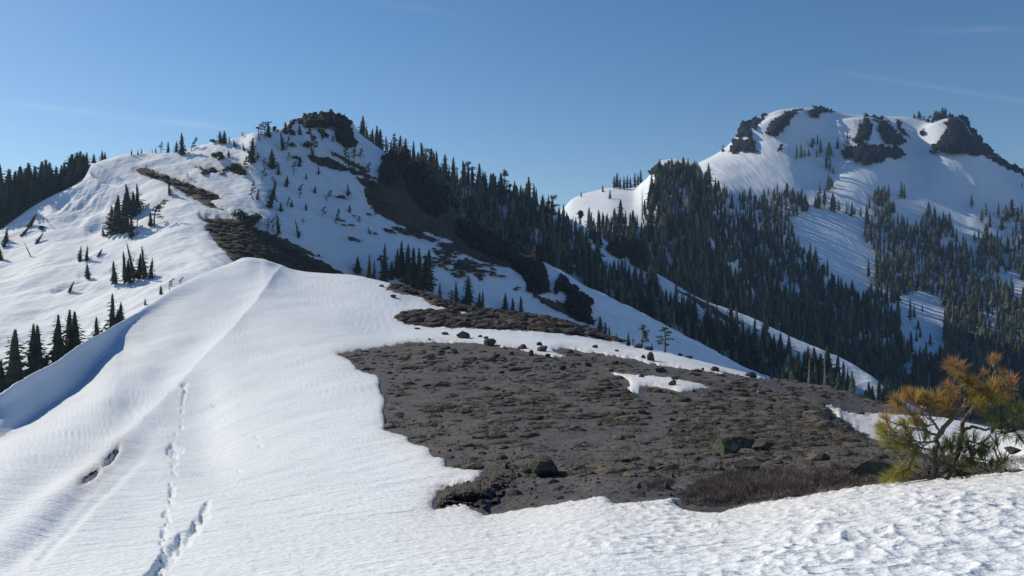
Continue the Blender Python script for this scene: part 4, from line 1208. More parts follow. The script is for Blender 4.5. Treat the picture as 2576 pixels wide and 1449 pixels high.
def straight_trunk(seed, rad=0.018, top=0.97, bend=0.0):
    r = random.Random(seed)
    ts = np.linspace(-0.04, top, 5)
    return tube([(bend * t * t, 0, t) for t in ts], [rad * (1.25 - 1.1 * max(t, 0)) for t in ts], 6)


def snag(seed):
    r = random.Random(seed)
    parts = [tube([(0, 0, -.03), (.006, 0, .3), (-.004, .004, .65), (.004, 0, 1)], [.022, .018, .011, .003], 6)]
    for i in range(12):
        t = r.uniform(.3, .95); a = r.uniform(0, 6.28); L = r.uniform(.04, .13) * (1.2 - t)
        parts.append(tube([(0, 0, t), (L * math.cos(a), L * math.sin(a), t + r.uniform(-.03, .04))], [.006, .002], 4))
    return merge(parts)


def krummholz(seed):
    r = random.Random(seed)
    crown, trunk = [], []
    for i in range(11):
        a = r.uniform(0, 6.28); q = r.uniform(0.1, 1.0)
        c = (q * math.cos(a) * 0.9, q * math.sin(a) * 0.6, r.uniform(0.25, 0.8) * (1.1 - 0.5 * q))
        crown.append(clump(r, c, 0.34, 0.22, 30))
        trunk.append(tube([(0, 0, -.05), (c[0] * .5, c[1] * .5, c[2] * .4), c], [.04, .03, .01], 4))
    return merge(crown), merge(trunk)


PROTO = {}


def proto(kind, items, mat):
    PROTO[kind] = [(mesh_np('crown_' + kind, c[0], c[1], M[mat], False), mesh_np('trunk_' + kind, t[0], t[1], M['bark'], False)) for c, t in items]


proto('fir', [(conifer(s, 26, 8, w_, 0.03, 0.30, 0.38), straight_trunk(s)) for s, w_ in ((1, .26), (2, .30), (3, .24), (4, .33))], 'needles')
proto('spire', [(conifer(s, 26, 7, w_, 0.04, 0.45, 0.25), straight_trunk(s)) for s, w_ in ((5, .17), (6, .19), (7, .16))], 'needles')
proto('hemlock', [(conifer(s, 26, 8, w_, 0.07, 0.25, 0.5), straight_trunk(s)) for s, w_ in ((8, .29), (9, .33), (10, .27))], 'needles')
proto('flag', [(conifer(s, 22, 9, w_, 0.10, 0.1, 0.45, 0.7), straight_trunk(s, 0.022)) for s, w_ in ((11, .20), (12, .24))], 'needles')
proto('pine', [gnarly(s, 11, .26, .06, .25, 0, 26, .09) for s in (13, 14, 15)], 'needles')
proto('bent', [gnarly(s, 9, .30, .14, .32, 0.8, 26, .10) for s in (16, 17, 18)], 'needles')
proto('olive', [gnarly(s, 12, .22, .05, .22, 0, 28, .10) for s in (19, 20)], 'needles_olive')
proto('olivefir', [(conifer(s, 20, 7, .2, 0.08, 0.2, 0.4), straight_trunk(s)) for s in (21, 22)], 'needles_olive')
proto('bush', [krummholz(s) for s in (23, 24, 25)], 'needles')
snags = [mesh_np('snag', *snag(s), M['deadwood'], False) for s in (30, 31, 32)]
NAMES = {'fir': 'fir_tree', 'spire': 'fir_tree', 'hemlock': 'hemlock_tree', 'flag': 'windswept_tree', 'pine': 'pine_tree', 'bent': 'bent_pine', 'olive': 'pine_tree', 'olivefir': 'young_fir', 'bush': 'dwarf_conifer', 'snag': 'dead_tree'}
n_trees = 0


def tree_at(kind, p, H, label, group=None, lean=0.0, wide=1.0, spin=None):
    global n_trees
    n_trees += 1
    if kind == 'snag':
        o = add(NAMES[kind], snags[n_trees % 3], label=label, cat='dead tree', group=group, loc=p)
        o.scale = (H * wide, H * wide, H)
        o.rotation_euler = (0, lean, R.uniform(0, 6.28))
        return o
    cr, tr = PROTO[kind][R.randrange(len(PROTO[kind]))]
    o = add(NAMES[kind], None, label=label, cat='tree' if kind != 'bush' else 'bush', group=group, loc=p)
    o.empty_display_size = 0.2
    wv = wide * R.uniform(0.88, 1.12)
    o.scale = (H * wv, H * wv, H)
    o.rotation_euler = (R.uniform(-.02, .02), lean, (R.uniform(-.6, .6) if kind in ('flag', 'bent') else R.uniform(0, 6.28)) if spin is None else spin)
    add('crown', cr, o); add('trunk', tr, o)
    return o


def tree_px(kind, bx, by, tx, ty, S, label, group=None, wide=1.0, d=None):
    p = S.at(bx, by) if d is None else S.drop_to(bx, d)
    k = p[1] / FPX
    bpy_ = CY - p[2] / k
    H = math.hypot(bpy_ - ty, tx - bx) * k
    lean = math.atan2(tx - bx, bpy_ - ty)
    q = np.array(p); q[2] -= 0.02 * H
    return tree_at(kind, q, H, label, group, lean, wide)


HAND = [  # kind, base, top, sheet, label, group, width
    # left skyline wood, behind the snow shoulder
    ('spire', 71, 572, 48, 536, shB, 'leaning sapling beside the left skyline wood, nearest the trees', None, 1.3), ('spire', 53, 594, 32, 565, shB, 'leaning sapling lower left of the one nearest the wood', None, 1.3),
    ('spire', 89, 614, 69, 582, shB, 'leaning sapling on the far left slope, rightmost of the lower row', None, 1.3), ('spire', 14, 610, 4, 574, shB, 'leaning sapling at the left picture edge, upper', None, 1.5),
    ('spire', 10, 622, -2, 590, shB, 'leaning sapling at the left picture edge, lower', None, 1.6), ('snag', 78, 646, 41, 603, shB, 'bare leaning pole on the far left snow slope', None, 1.2), ('bush', 104, 577, 100, 566, shB, 'small half-buried conifer on the far left slope', None, 1.0),
    ('bent', 127, 566, 116, 552, shB, 'tiny twisted tree alone on the far left slope', None, 1.0), ('spire', 262, 593, 246, 573, shB, 'small leaning sapling left of the big tree clump', None, 1.3), ('spire', 2, 655, -2, 618, shB, 'dark sapling cut by the left picture edge', None, 1.4),
    ('spire', 201, 657, 198, 616, shB, 'left of two narrow firs side by side on the drift', None, 1.3), ('spire', 217, 658, 213, 616, shB, 'right of two narrow firs side by side on the drift', None, 1.2), ('spire', 246, 646, 235, 623, shB, 'small leaning fir right of the two narrow firs', None, 1.4),
    ('spire', 222, 702, 201, 661, shB, 'leaning fir below the two narrow firs', None, 1.5), ('spire', 173, 736, 155, 705, shB, 'small leaning fir on the lowest drift', None, 1.4),
    # upper clump
    ('fir', 280, 575, 278, 514, shB, 'leftmost fir of the upper dark clump', None, 1.3), ('fir', 292, 588, 298, 486, shB, 'broad front fir of the upper dark clump', None, 1.25), ('fir', 312, 586, 315, 480, shB, 'tall middle fir of the upper dark clump', None, 1.1),
    ('flag', 322, 545, 316, 459, shB, 'windswept fir at the top of the upper dark clump, left', None, 1.2), ('flag', 345, 528, 343, 458, shB, 'windswept fir at the top of the upper dark clump, right', None, 1.2), ('fir', 337, 545, 335, 478, shB, 'fir filling the back of the upper dark clump', None, 1.3),
    ('fir', 329, 598, 328, 541, shB, 'lowest small fir of the upper dark clump', None, 1.0), ('snag', 345, 590, 344, 530, shB, 'thin dead trunk at the lower right of the upper dark clump', None, 1.3), ('bent', 389, 569, 394, 499, shB, 'stout gnarled tree right of the upper dark clump', None, 1.1),
    ('fir', 379, 569, 378, 531, shB, 'short fir hugging the gnarled tree', None, 1.3), ('flag', 425, 492, 423, 450, shB, 'lone windswept tree on the upper bare strip', None, 1.2), ('pine', 367, 424, 367, 413, shB, 'tiny tree at the top end of the upper bare strip', None, 1.4), ('pine', 472, 449, 473, 435, shB, 'tiny tree on the right edge of the upper bare strip', None, 1.4),
    # lower clump
    ('hemlock', 289, 716, 279, 655, shB, 'leftmost bushy tree of the lower clump', None, 1.1), ('flag', 313, 714, 310, 628, shB, 'tall sparse tree in the left of the lower clump', None, 1.1), ('flag', 337, 712, 320, 607, shB, 'tallest leaning tree of the lower clump', None, 0.8),
    ('hemlock', 325, 713, 322, 648, shB, 'low bushy tree in the middle of the lower clump', None, 1.2), ('flag', 360, 703, 356, 615, shB, 'tall thin tree in the right of the lower clump', None, 0.7), ('fir', 378, 701, 373, 647, shB, 'rightmost fir of the lower clump', None, 1.0), ('fir', 350, 700, 347, 634, shB, 'fir behind the thin tree of the lower clump', None, 1.0),
    # skyline of the hill
    ('fir', 460, 389, 454, 331, shB, 'tallest fir on the left skyline crest', None, 1.1), ('bent', 481, 379, 480, 343, shB, 'crooked tree right of the tallest crest fir', None, 1.2), ('hemlock', 423, 384, 423, 355, shB, 'bushy tree on the left skyline crest', None, 1.2), ('bent', 407, 383, 396, 359, shB, 'leaning tree on the left skyline crest', None, 1.1),
    ('fir', 444, 382, 444, 353, shB, 'fir just left of the tallest crest fir', None, 1.1), ('spire', 356, 388, 356, 371, shB, 'lone tiny spire on the skyline crest, tallest of the row', None, 1.1), ('spire', 331, 390, 331, 375, shB, 'tiny spire on the skyline crest, left of the row', None, 1.4), ('spire', 347, 389, 347, 376, shB, 'tiny spire on the skyline crest, middle of the row', None, 1.2),
    ('spire', 392, 384, 392, 370, shB, 'tiny spire on the skyline left of the leaning tree', None, 1.2), ('spire', 383, 384, 383, 374, shB, 'tiniest spire on the skyline crest', None, 1.2), ('fir', 555, 361, 553, 328, shB, 'left tree of the dense bushy pair on the crest', None, 1.7), ('fir', 565, 361, 562, 327, shB, 'right tree of the dense bushy pair on the crest', None, 1.5),
    ('spire', 577, 357, 577, 342, shB, 'small fir right of the dense bushy pair', None, 1.4), ('bush', 538, 360, 538, 347, shB, 'small dark bush left of the dense bushy pair', None, 0.8), ('bush', 552, 402, 548, 376, shB, 'dark spreading bush below the dense bushy pair', None, 0.9), ('hemlock', 632, 412, 627, 343, shB, 'big ragged fir on the slope below the crest', None, 1.1), ('bush', 600, 430, 598, 405, shB, 'dark bush left of the big ragged fir', None, 0.9), ('bent', 615, 436, 606, 395, shB, 'leaning shrub against the big ragged fir', None, 1.1),
    ('bent', 653, 354, 648, 305, shB, 'left crooked pine on the summit crest', None, 1.3), ('bent', 668, 348, 664, 304, shB, 'middle crooked pine on the summit crest', None, 1.2), ('fir', 676, 345, 675, 308, shB, 'fir right of the crooked pines on the summit crest', None, 1.1), ('bush', 691, 330, 690, 316, shB, 'low dark bush on the summit crest', None, 1.0), ('hemlock', 718, 337, 714, 305, shB, 'bushy tree beside the summit rock, left', None, 1.4), ('bush', 733, 340, 730, 322, shB, 'dark bush at the foot of the summit snow cap', None, 1.0),
    ('pine', 611, 347, 609, 331, shB, 'small pine on the crest left of the crooked pines', None, 1.3), ('flag', 710, 380, 705, 332, shB, 'dark tree below the summit crest, left of a leaning one', None, 1.2), ('bent', 722, 378, 714, 345, shB, 'leaning tree below the summit crest', None, 1.0), ('bush', 734, 370, 733, 355, shB, 'round dark bush below the summit crest', None, 0.8), ('fir', 686, 423, 682, 374, shB, 'dense cone-shaped fir on the open snow', None, 1.5), ('hemlock', 755, 340, 752, 312, shB, 'dark tree at the left foot of the summit knob', None, 1.2),
    # open snow
    ('bent', 740, 439, 734, 406, shB, 'bonsai-like pine on open snow below the summit', None, 1.1), ('bent', 756, 499, 749, 464, shB, 'bonsai-like pine on open snow, lower of two', None, 1.1), ('bent', 638, 503, 622, 458, shB, 'leaning sparse tree, left of a leaning pair', None, 1.0), ('hemlock', 676, 524, 653, 453, shB, 'tallest leaning tree on the open snow', None, 0.9), ('hemlock', 646, 504, 640, 472, shB, 'short tree between the leaning pair', None, 1.0), ('pine', 679, 499, 678, 474, shB, 'small tree right of the tallest leaning tree', None, 1.2),
    ('hemlock', 707, 533, 706, 508, shB, 'round little tree on the open snow', None, 1.7), ('bent', 723, 520, 718, 495, shB, 'twisted bare-topped tree left of a tiny fir', None, 1.1), ('fir', 734, 521, 734, 501, shB, 'tiny fir on the open snow', None, 1.5), ('flag', 874, 494, 874, 460, shB, 'lone tree on a brown patch in the shaded snow', None, 1.2), ('bent', 846, 563, 838, 527, shB, 'sparse lone pine in the middle of the shaded snow', None, 1.1), ('pine', 763, 562, 762, 549, shB, 'tiny pine on shaded snow', None, 1.5),
    ('bush', 605, 552, 600, 525, shB, 'left half of the wide dark thicket above the lower bare strip', None, 1.1), ('bush', 640, 566, 630, 534, shB, 'right half of the wide dark thicket above the lower bare strip', None, 1.1), ('flag', 699, 593, 695, 533, shB, 'tall sparse tree on the right edge of the lower bare strip', None, 0.9), ('pine', 673, 580, 672, 549, shB, 'small pine on the right edge of the lower bare strip', None, 1.1), ('bent', 688, 582, 682, 546, shB, 'leaning pine on the right edge of the lower bare strip', None, 1.0), ('flag', 751, 601, 740, 549, shB, 'tall sparse tree leaning over the shaded snow', None, 0.8),
    # below the summit knob
    ('olive', 784, 384, 779, 323, shB, 'tall olive-coloured pine below the summit knob', None, 1.1), ('olive', 810, 354, 808, 326, shB, 'olive-coloured pine directly under the summit knob', None, 1.3), ('bush', 775, 372, 772, 352, shB, 'dark bush left of the tall olive pine', None, 0.9), ('olive', 838, 360, 836, 340, shB, 'small olive pine right of the slab under the knob', None, 1.3), ('olive', 869, 405, 866, 370, shB, 'olive pine on the bare band below the knob, leftmost', None, 1.2), ('olive', 890, 399, 887, 373, shB, 'olive pine on the bare band below the knob, second', None, 1.3),
    ('olive', 906, 398, 903, 373, shB, 'olive pine on the bare band below the knob, third', None, 1.3), ('olive', 927, 430, 924, 407, shB, 'olive pine at the right end of the bare band below the knob', None, 1.3), ('olive', 893, 428, 892, 408, shB, 'olive pine low on the bare band below the knob', None, 1.4), ('hemlock', 786, 405, 783, 372, shB, 'dark tree at the left end of the bare band below the knob', None, 1.3),
    # grove at the foot of the shaded slope
    ('hemlock', 900, 690, 899, 643, shB, 'round dark pine at the left of the grove', None, 1.7), ('olive', 893, 695, 893, 668, shB, 'small yellowish tree at the foot of the round dark pine', None, 1.3), ('olivefir', 929, 708, 929, 636, shB, 'tall yellowish tree at the left of the grove', None, 1.0), ('olivefir', 941, 706, 940, 652, shB, 'yellowish tree second from the left in the grove', None, 1.0), ('olive', 958, 706, 958, 640, shB, 'olive tree in the left half of the grove', None, 1.0), ('fir', 967, 709, 969, 608, shB, 'narrow tall fir in the left half of the grove', None, 0.9),
    ('hemlock', 985, 705, 984, 655, shB, 'dark tree in the middle of the grove, low', None, 1.3), ('fir', 1000, 700, 998, 624, shB, 'fir in the middle of the grove', None, 1.1), ('hemlock', 1010, 697, 1011, 601, shB, 'tallest fir in the middle of the grove', None, 1.0), ('hemlock', 1025, 717, 1029, 610, shB, 'broad fir right of the grove\'s tallest', None, 1.0), ('hemlock', 1041, 718, 1041, 618, shB, 'fir in the right half of the grove, behind', None, 1.0), ('fir', 1056, 733, 1062, 619, shB, 'big front fir in the right half of the grove', None, 1.0), ('fir', 1078, 731, 1078, 623, shB, 'rightmost tall fir of the grove', None, 1.1), ('hemlock', 1070, 722, 1070, 640, shB, 'fir squeezed between the two front firs of the grove', None, 1.0),
    ('olivefir', 1107, 752, 1108, 709, shB, 'yellowish young fir right of the grove', None, 1.3), ('olivefir', 1148, 762, 1149, 704, shB, 'yellowish young fir left of the dark one', None, 1.2), ('olive', 1135, 760, 1135, 730, shB, 'small yellowish bush tree beside the yellowish fir', None, 1.3), ('fir', 1178, 770, 1178, 690, shB, 'dark young fir behind the brown heath', None, 1.2), ('fir', 1206, 775, 1207, 733, shB, 'small dark fir right of the dark young fir', None, 1.1), ('olivefir', 1214, 776, 1216, 726, shB, 'olive young fir behind the heath', None, 1.0),
    ('fir', 1271, 790, 1271, 735, shB, 'left of three young firs behind the heath', None, 1.2), ('fir', 1290, 792, 1290, 746, shB, 'middle of three young firs behind the heath', None, 1.1), ('fir', 1311, 797, 1311, 742, shB, 'right of three young firs behind the heath', None, 1.2), ('fir', 1350, 800, 1350, 786, shB, 'tiny fir seedling on the shaded snow, left', None, 1.0), ('fir', 1375, 806, 1374, 787, shB, 'tiny fir seedling on the shaded snow, right', None, 0.9),
    ('hemlock', 1509, 845, 1511, 794, shB, 'bushy dark fir at the right end of the heath', None, 1.3), ('hemlock', 1523, 850, 1524, 808, shB, 'small dark fir right of the bushy one', None, 1.3), ('olive', 1478, 832, 1476, 810, shB, 'yellowish bush tree at the right end of the heath', None, 1.5), ('fir', 1533, 850, 1533, 818, shB, 'thin young fir right of the heath', None, 0.9), ('fir', 1550, 858, 1550, 836, shB, 'thin fir seedling right of the heath', None, 0.9),
    ('olive', 1615, 876, 1608, 815, shA, 'little yellow pine on the crest behind the snow strip', None, 1.1), ('fir', 1581, 870, 1581, 835, shA, 'young dark fir left of the yellow pine', None, 1.2), ('olive', 1593, 870, 1592, 851, shA, 'small yellow pine seedling beside the young dark fir', None, 1.2), ('pine', 1673, 886, 1672, 820, shA, 'dark little pine with level branches on the crest', None, 1.5), ('fir', 1640, 880, 1640, 862, shA, 'tiny fir between the two crest pines', None, 1.1),
]
SPN = [(935, 388, 933, 324), (946, 404, 949, 312), (957, 398, 956, 322), (970, 385, 970, 340), (990, 382, 992, 335), (1005, 384, 1008, 338), (1020, 392, 1020, 345), (1040, 402, 1040, 352), (1060, 412, 1058, 355), (1080, 430, 1082, 372), (1100, 440, 1103, 375), (1120, 452, 1120, 385),
       (1140, 462, 1142, 392), (1165, 470, 1163, 400), (1180, 478, 1182, 405), (1205, 490, 1206, 408), (1220, 498, 1221, 428), (1240, 505, 1241, 432), (1258, 508, 1258, 430), (1272, 515, 1273, 424), (1300, 520, 1301, 470), (1330, 545, 1331, 440), (1345, 550, 1345, 500), (1365, 562, 1366, 490), (1385, 568, 1386, 488)]
ORD = 'first second third fourth fifth sixth seventh eighth ninth tenth eleventh twelfth thirteenth fourteenth fifteenth sixteenth seventeenth eighteenth nineteenth twentieth twenty-first twenty-second twenty-third twenty-fourth twenty-fifth'.split()
for i, (bx, by, tx, ty) in enumerate(SPN):
    HAND.append((('hemlock', 'fir', 'hemlock', 'flag', 'pine')[i % 5], bx, by, tx, ty, shC, 'tall ragged conifer on the spine skyline, %s to the right of the summit knob' % ORD[i], None, (1.1, 1.0, 1.25)[i % 3]))
for kind, bx, by, tx, ty, S, lb, gp, wd in HAND:
    tree_px(kind, bx, by, tx, ty, S, lb, gp, wd)

for i, (x, y) in enumerate([(575, 395), (590, 372), (612, 380), (648, 398), (664, 420), (700, 440), (724, 405), (752, 420), (770, 452), (800, 440), (720, 470), (792, 486), (822, 505), (690, 470), (770, 530), (812, 545), (880, 535), (905, 560), (930, 590), (660, 450)]):
    h = R.uniform(16, 30)
    tree_px(R.choice(('hemlock', 'bent', 'flag', 'olive', 'pine')), x, y, x - R.uniform(-1, 6), y - h, shB, 'stunted little conifer dotted on the snow face below the summit knob', 'stunted conifers on the snow face', 1.3)

# trees standing behind a crest, their feet out of sight
LW = [(0, 404), (22, 417), (38, 424), (53, 412), (66, 420), (77, 404), (90, 412), (103, 400), (119, 396), (131, 404), (144, 414), (155, 410), (164, 404), (175, 392), (185, 383), (194, 378), (203, 376), (212, 384), (221, 380)]
for i, (tx, ty) in enumerate(LW):
    tree_px('fir', tx, 0, tx + R.uniform(-2, 2), ty, shB, 'dark fir packed into the wood on the left skyline', 'wood behind the left snow shoulder', 1.25, d=float(np.interp(tx, [0, 150, 235], [246, 256, 262])) + R.uniform(0, 6))
for i in range(16):
    tx = R.uniform(-10, 225)
    tree_px('fir', tx, 0, tx + R.uniform(-3, 3), float(np.interp(tx, [0, 119, 200, 230], [470, 440, 415, 415])) + R.uniform(-10, 20), shB, 'dark fir packed into the wood on the left skyline', 'wood behind the left snow shoulder', 1.4, d=float(np.interp(tx, [0, 150, 235], [242, 252, 259])))
for tx, ty, lb in ((239, 385, 'fir at the right end of the left skyline wood'), (258, 377, 'taller of the two last firs on the left skyline'), (266, 381, 'shorter of the two last firs on the left skyline')):
    tree_px('fir', tx, 0, tx, ty, shB, lb, None, 1.3, d=262)
for bx, ty, kd, wd, lb in ((41, 821, 'fir', 1.15, 'broad tall fir left of the bottom-left row behind the snow crest'), (85, 808, 'fir', 1.0, 'left of the close pair of firs behind the snow crest'), (98, 811, 'fir', 1.0, 'right of the close pair of firs behind the snow crest'),
                           (148, 786, 'fir', 1.0, 'fir with open branches left of the dark pair behind the crest'), (178, 773, 'fir', 1.1, 'taller of the dark pair behind the snow crest'), (190, 778, 'fir', 1.1, 'shorter of the dark pair behind the snow crest'), (2, 898, 'hemlock', 1.2, 'fir cut by the left picture edge behind the crest'),
                           (-18, 880, 'fir', 1.1, 'fir mostly outside the left picture edge'), (119, 888, 'fir', 1.0, 'small sapling between the firs behind the snow crest'), (284, 734, 'hemlock', 1.0, 'tallest of the small trees above the snow crest'), (306, 757, 'fir', 1.3, 'short dense fir right of the tallest crest tree'), (298, 775, 'fir', 1.3, 'low fir tucked under the tallest crest tree'),
                           (246, 794, 'hemlock', 1.2, 'small open-branched tree left on the crest'), (260, 794, 'bent', 1.1, 'small crooked tree left of the tallest crest tree'), (366, 749, 'fir', 1.3, 'tiny lone fir above the snow crest'), (408, 716, 'hemlock', 1.6, 'small bushy fir on the upper snow crest'), (430, 699, 'bent', 1.3, 'crooked little tree on the upper snow crest'), (452, 697, 'bent', 1.2, 'last crooked little tree up the snow crest')):
    cy_ = float(np.interp(bx, shA.px, shA.PY[shA.crest]))
    d = float(np.interp(bx, [0, 200, 320, 460], [124, 132, 140, 152]))
    p = shB.drop_to(bx, d)
    kk = p[1] / FPX
    tree_px(kd, bx, 0, bx, ty, shB, lb, None, wd, d=d)

# ---------- forest on the spine, the knoll and the far slope
def low_tree(seed):
    r = random.Random(seed)
    v, f = conifer(seed, 13, 6, r.uniform(.15, .38), r.uniform(0.04, 0.2), 0.30, r.uniform(.4, .7), hang=0.05, core=0.42)
    tv, tf = tube([(0, 0, -.03), (0, 0, .5)], [.014, .008], 3)
    return np.concatenate([v, tv]), np.concatenate([f, tf + len(v)]), np.concatenate([np.zeros(len(f)), np.ones(len(tf))])


LOW = [low_tree(s) for s in range(40, 56)]
for s_ in (60, 61):                                    # grey dead stems
    v_, f_ = snag(s_); LOW.append((v_, f_, np.full(len(f_), 2)))
LOWP = np.array([1.0] * 16 + [0.35] * 2); LOWP /= LOWP.sum()


def fill(S, poly, holes, n, sp, hm, taken, sparse=None):
    P = np.asarray(poly, float); out = []
    px = rng.uniform(P[:, 0].min(), P[:, 0].max(), n); py = rng.uniform(P[:, 1].min(), P[:, 1].max(), n)
    ok = poly_sdf(px, py, poly) > 0
    for h in holes:
        ok &= poly_sdf(px, py, h) < 0
    gaps = fbm2(px / 55, py / 40, 3)
    ok &= gaps > -0.20
    for x, y in zip(px[ok], py[ok]):
        cx, cy_ = int(x // sp), int(y // (sp * 0.8))
        if any(abs(x - a) < sp and abs(y - b) < sp * 0.8 for i in (-1, 0, 1) for j in (-1, 0, 1) for a, b in taken.get((cx + i, cy_ + j), ())):
            continue
        taken.setdefault((cx, cy_), []).append((x, y))
        out.append((S, x, y, hm))
    return out


def crest_line(S, xs, off=2):
    return [(x, float(np.interp(x, S.px, S.PY[S.crest])) - off) for x in xs]


spine = crest_line(shC, [905, 940, 985, 1040, 1100, 1180, 1250, 1330, 1395]) + [(1440, 585), (1480, 620), (1490, 640), (1400, 690), (1330, 700), (1180, 620), (1100, 540), (1040, 480), (985, 430), (920, 400)]
row = [(1375, 668), (1470, 640), (1560, 665), (1650, 705), (1760, 770), (1880, 840), (2000, 900), (2080, 940), (2150, 985), (2100, 1050), (1940, 985), (1800, 915), (1700, 860), (1600, 805), (1480, 745), (1400, 700)]
gap1 = [(1500, 650), (1560, 640), (1640, 690), (1620, 710), (1540, 690)]
gap2 = [(1650, 700), (1750, 745), (1900, 808), (2130, 912), (2260, 1005), (2215, 1015), (2110, 965), (1980, 898), (1850, 838), (1740, 800), (1660, 745)]
taken = {}
TC = fill(shC, spine, [], 9000, 8.5, (7, 12), taken) + fill(shC, row, [gap1, gap2], 8000, 10.5, (8, 14), taken)
front = [(1930, 950), (2010, 958), (2090, 985), (2150, 1000), (2245, 1022), (2245, 1060), (2100, 1030), (1950, 985)]
TB = fill(shB, front, [], 900, 15, (9, 13), {})
knoll = [(1640, 470), (1662, 446), (1700, 440), (1745, 440), (1775, 466), (1800, 500), (1850, 650), (1930, 840), (1930, 880), (1800, 830), (1700, 770), (1600, 720), (1500, 660), (1430, 610), (1400, 580), (1460, 588), (1540, 574), (1610, 562), (1632, 510)]
TF = fill(shF, knoll, [], 6000, 7.5, (9, 16), {})
far = [(1500, 600), (1600, 570), (1770, 480), (1820, 482), (1900, 500), (1960, 490), (2010, 505), (2035, 530), (1985, 560), (2000, 615), (2050, 660), (2100, 720), (2170, 770), (2168, 640), (2185, 520), (2215, 505), (2250, 540), (2300, 590), (2340, 545), (2390, 570), (2420, 640), (2450, 600), (2500, 600), (2640, 580), (2640, 1080), (2300, 1060), (2200, 1000), (2000, 910), (1800, 820), (1640, 740), (1500, 680)]
h1 = [(2262, 745), (2330, 735), (2375, 760), (2378, 900), (2345, 925), (2300, 905), (2265, 850)]
h2 = [(2170, 600), (2205, 640), (2200, 740), (2165, 780)]
h3 = [(2500, 690), (2560, 700), (2580, 730), (2510, 715)]
TE = fill(shE, far, [h1, h2, h3], 45000, 8.0, (9, 16), {})
# thin scatter of single trees on the open upper slopes
def loose(S, spots, hm):
    return [(S, x, y, hm) for x, y in spots]


LOOSE = [(2048, 362), (2043, 372), (2057, 368), (2064, 394), (2055, 397), (2086, 392), (2087, 408), (2080, 404), (2079, 428), (2088, 430), (2096, 437), (2024, 400), (2015, 404), (2004, 402), (2034, 394), (2040, 396), (2107, 375), (2093, 470), (2090, 462), (2084, 482), (2062, 492), (2016, 520),
         (2052, 520), (2058, 524), (2063, 520), (2074, 525), (2033, 522), (2100, 536), (2095, 532), (2110, 530), (2130, 540), (2135, 538), (2143, 545), (2150, 542), (2180, 560), (2165, 545), (2268, 500), (2275, 505), (2444, 525), (2470, 560), (2480, 545), (2500, 540), (2512, 552), (2530, 558), (2545, 548), (2560, 560), (2570, 545), (2520, 580), (2490, 575), (2556, 585), (2572, 590), (2571, 470),
         (2305, 860), (2300, 800), (2320, 790), (2290, 815), (2340, 870), (2310, 830), (2315, 850), (2185, 700), (2190, 730), (2330, 610), (2200, 505), (2210, 498), (2220, 500), (2225, 508), (2235, 500), (2232, 512)]
LO = loose(shE, LOOSE, (12, 19))
SK = [(1535, 500, 25), (1516, 483, 20), (1545, 474, 33), (1552, 473, 40), (1560, 474, 28), (1570, 476, 33), (1578, 475, 36), (1586, 473, 30), (1597, 470, 40), (1605, 466, 32), (1612, 460, 36), (1462, 495, 14), (1455, 498, 10), (1430, 512, 10), (1593, 500, 9), (1572, 492, 8)]
for x, y, h in SK[:12]:
    p = shF.at(x, y); tree_at('fir' if h < 30 else 'hemlock', p, h * p[1] / FPX, 'small fir standing along the top of the white dome', 'firs along the top of the white dome', 0, 0.9)
PKT = [(2300, 297, 14), (2312, 297, 20), (2340, 296, 10), (2352, 300, 24), (2356, 303, 28), (2362, 299, 22), (2371, 297, 30), (2378, 296, 26), (2335, 307, 16), (2346, 308, 18), (2390, 295, 14), (2325, 297, 8)]
for x, y, h in PKT:
    p = shE.at(x, y + 1); tree_at('fir', p, h * p[1] / FPX, 'small fir on the flat top of the peak beside the buttress', 'firs on the flat top of the peak', 0, 1.6)
for x, y, tx, ty, kd, lb in ((2128, 377, 2123, 342, 'bent', 'lone ragged tree against the lit snow in the middle of the peak'), (2145, 376, 2144, 344, 'snag', 'bare dead trunk beside the ragged tree on the peak'), (2132, 348, 2131, 330, 'spire', 'tiny dead-looking spire above the ragged tree on the peak')):
    tree_px(kd, x, y, tx, ty, shE, lb, None, 1.2)
for bx, ty, lb in ((2038, 895, 'tall grey dead trunk among the crest trees'), (2076, 892, 'dead forked trunk among the crest trees'), (1700, 780, 'dead pole above the trees of the shaded spur')):
    tree_px('snag', bx, 0, bx, ty, shB if bx > 1900 else shC, lb, None, 1.3, d=252 if bx > 1900 else 300)

# the largest become single trees, the rest one far-off mass
ALL = []
for S, x, y, hm in TC + TB + TF + TE + LO:
    p = S.at(x, y)
    H = R.uniform(*hm) * R.choice((0.45, 0.65, 0.8, 0.95, 1.0, 1.1, 1.25))
    if S is shC and y < np.interp(x, shC.px, shC.PY[shC.crest]) + 14:
        H *= 0.75
    g = 'spine' if (S is shC and x < 1480) else 'spur' if S is shC else 'crest' if S is shB else 'knoll' if S is shF else 'far'
    ALL.append((H / p[1], S, p, H, g, x))
ALL.sort(key=lambda q: -q[0])
room = max(0, 296 - n_trees)
TXT = {'spine': ('dark conifer in the wood on the spine right of the summit knob', 'wood on the spine'), 'spur': ('dark conifer in the wood between the shaded spur and the sunlit snow strip', 'wood beyond the shaded spur'),
       'crest': ('dark conifer whose foot is hidden behind the bare crest left of the orange pine', 'trees behind the bare crest'), 'knoll': ('dark conifer on the knoll right of the white dome', 'wood on the knoll'), 'far': ('dark conifer on the far slope below the peak', 'wood on the far slope')}
for q, S, p, H, g, x in ALL[:room]:
    kd = R.choice(('fir', 'fir', 'hemlock', 'fir', 'spire')) if g != 'crest' else R.choice(('fir', 'hemlock'))
    if g == 'spine' and R.random() < 0.25:
        kd = 'pine'
    if g in ('spine', 'spur') and R.random() < 0.12:
        kd = 'olivefir'
    tree_at(kd, p - np.array([0, 0, 0.02 * H]), H, TXT[g][0], TXT[g][1], R.uniform(-.04, .04), R.uniform(0.9, 1.45))
V, F, T, MI, off = [], [], [], [], 0
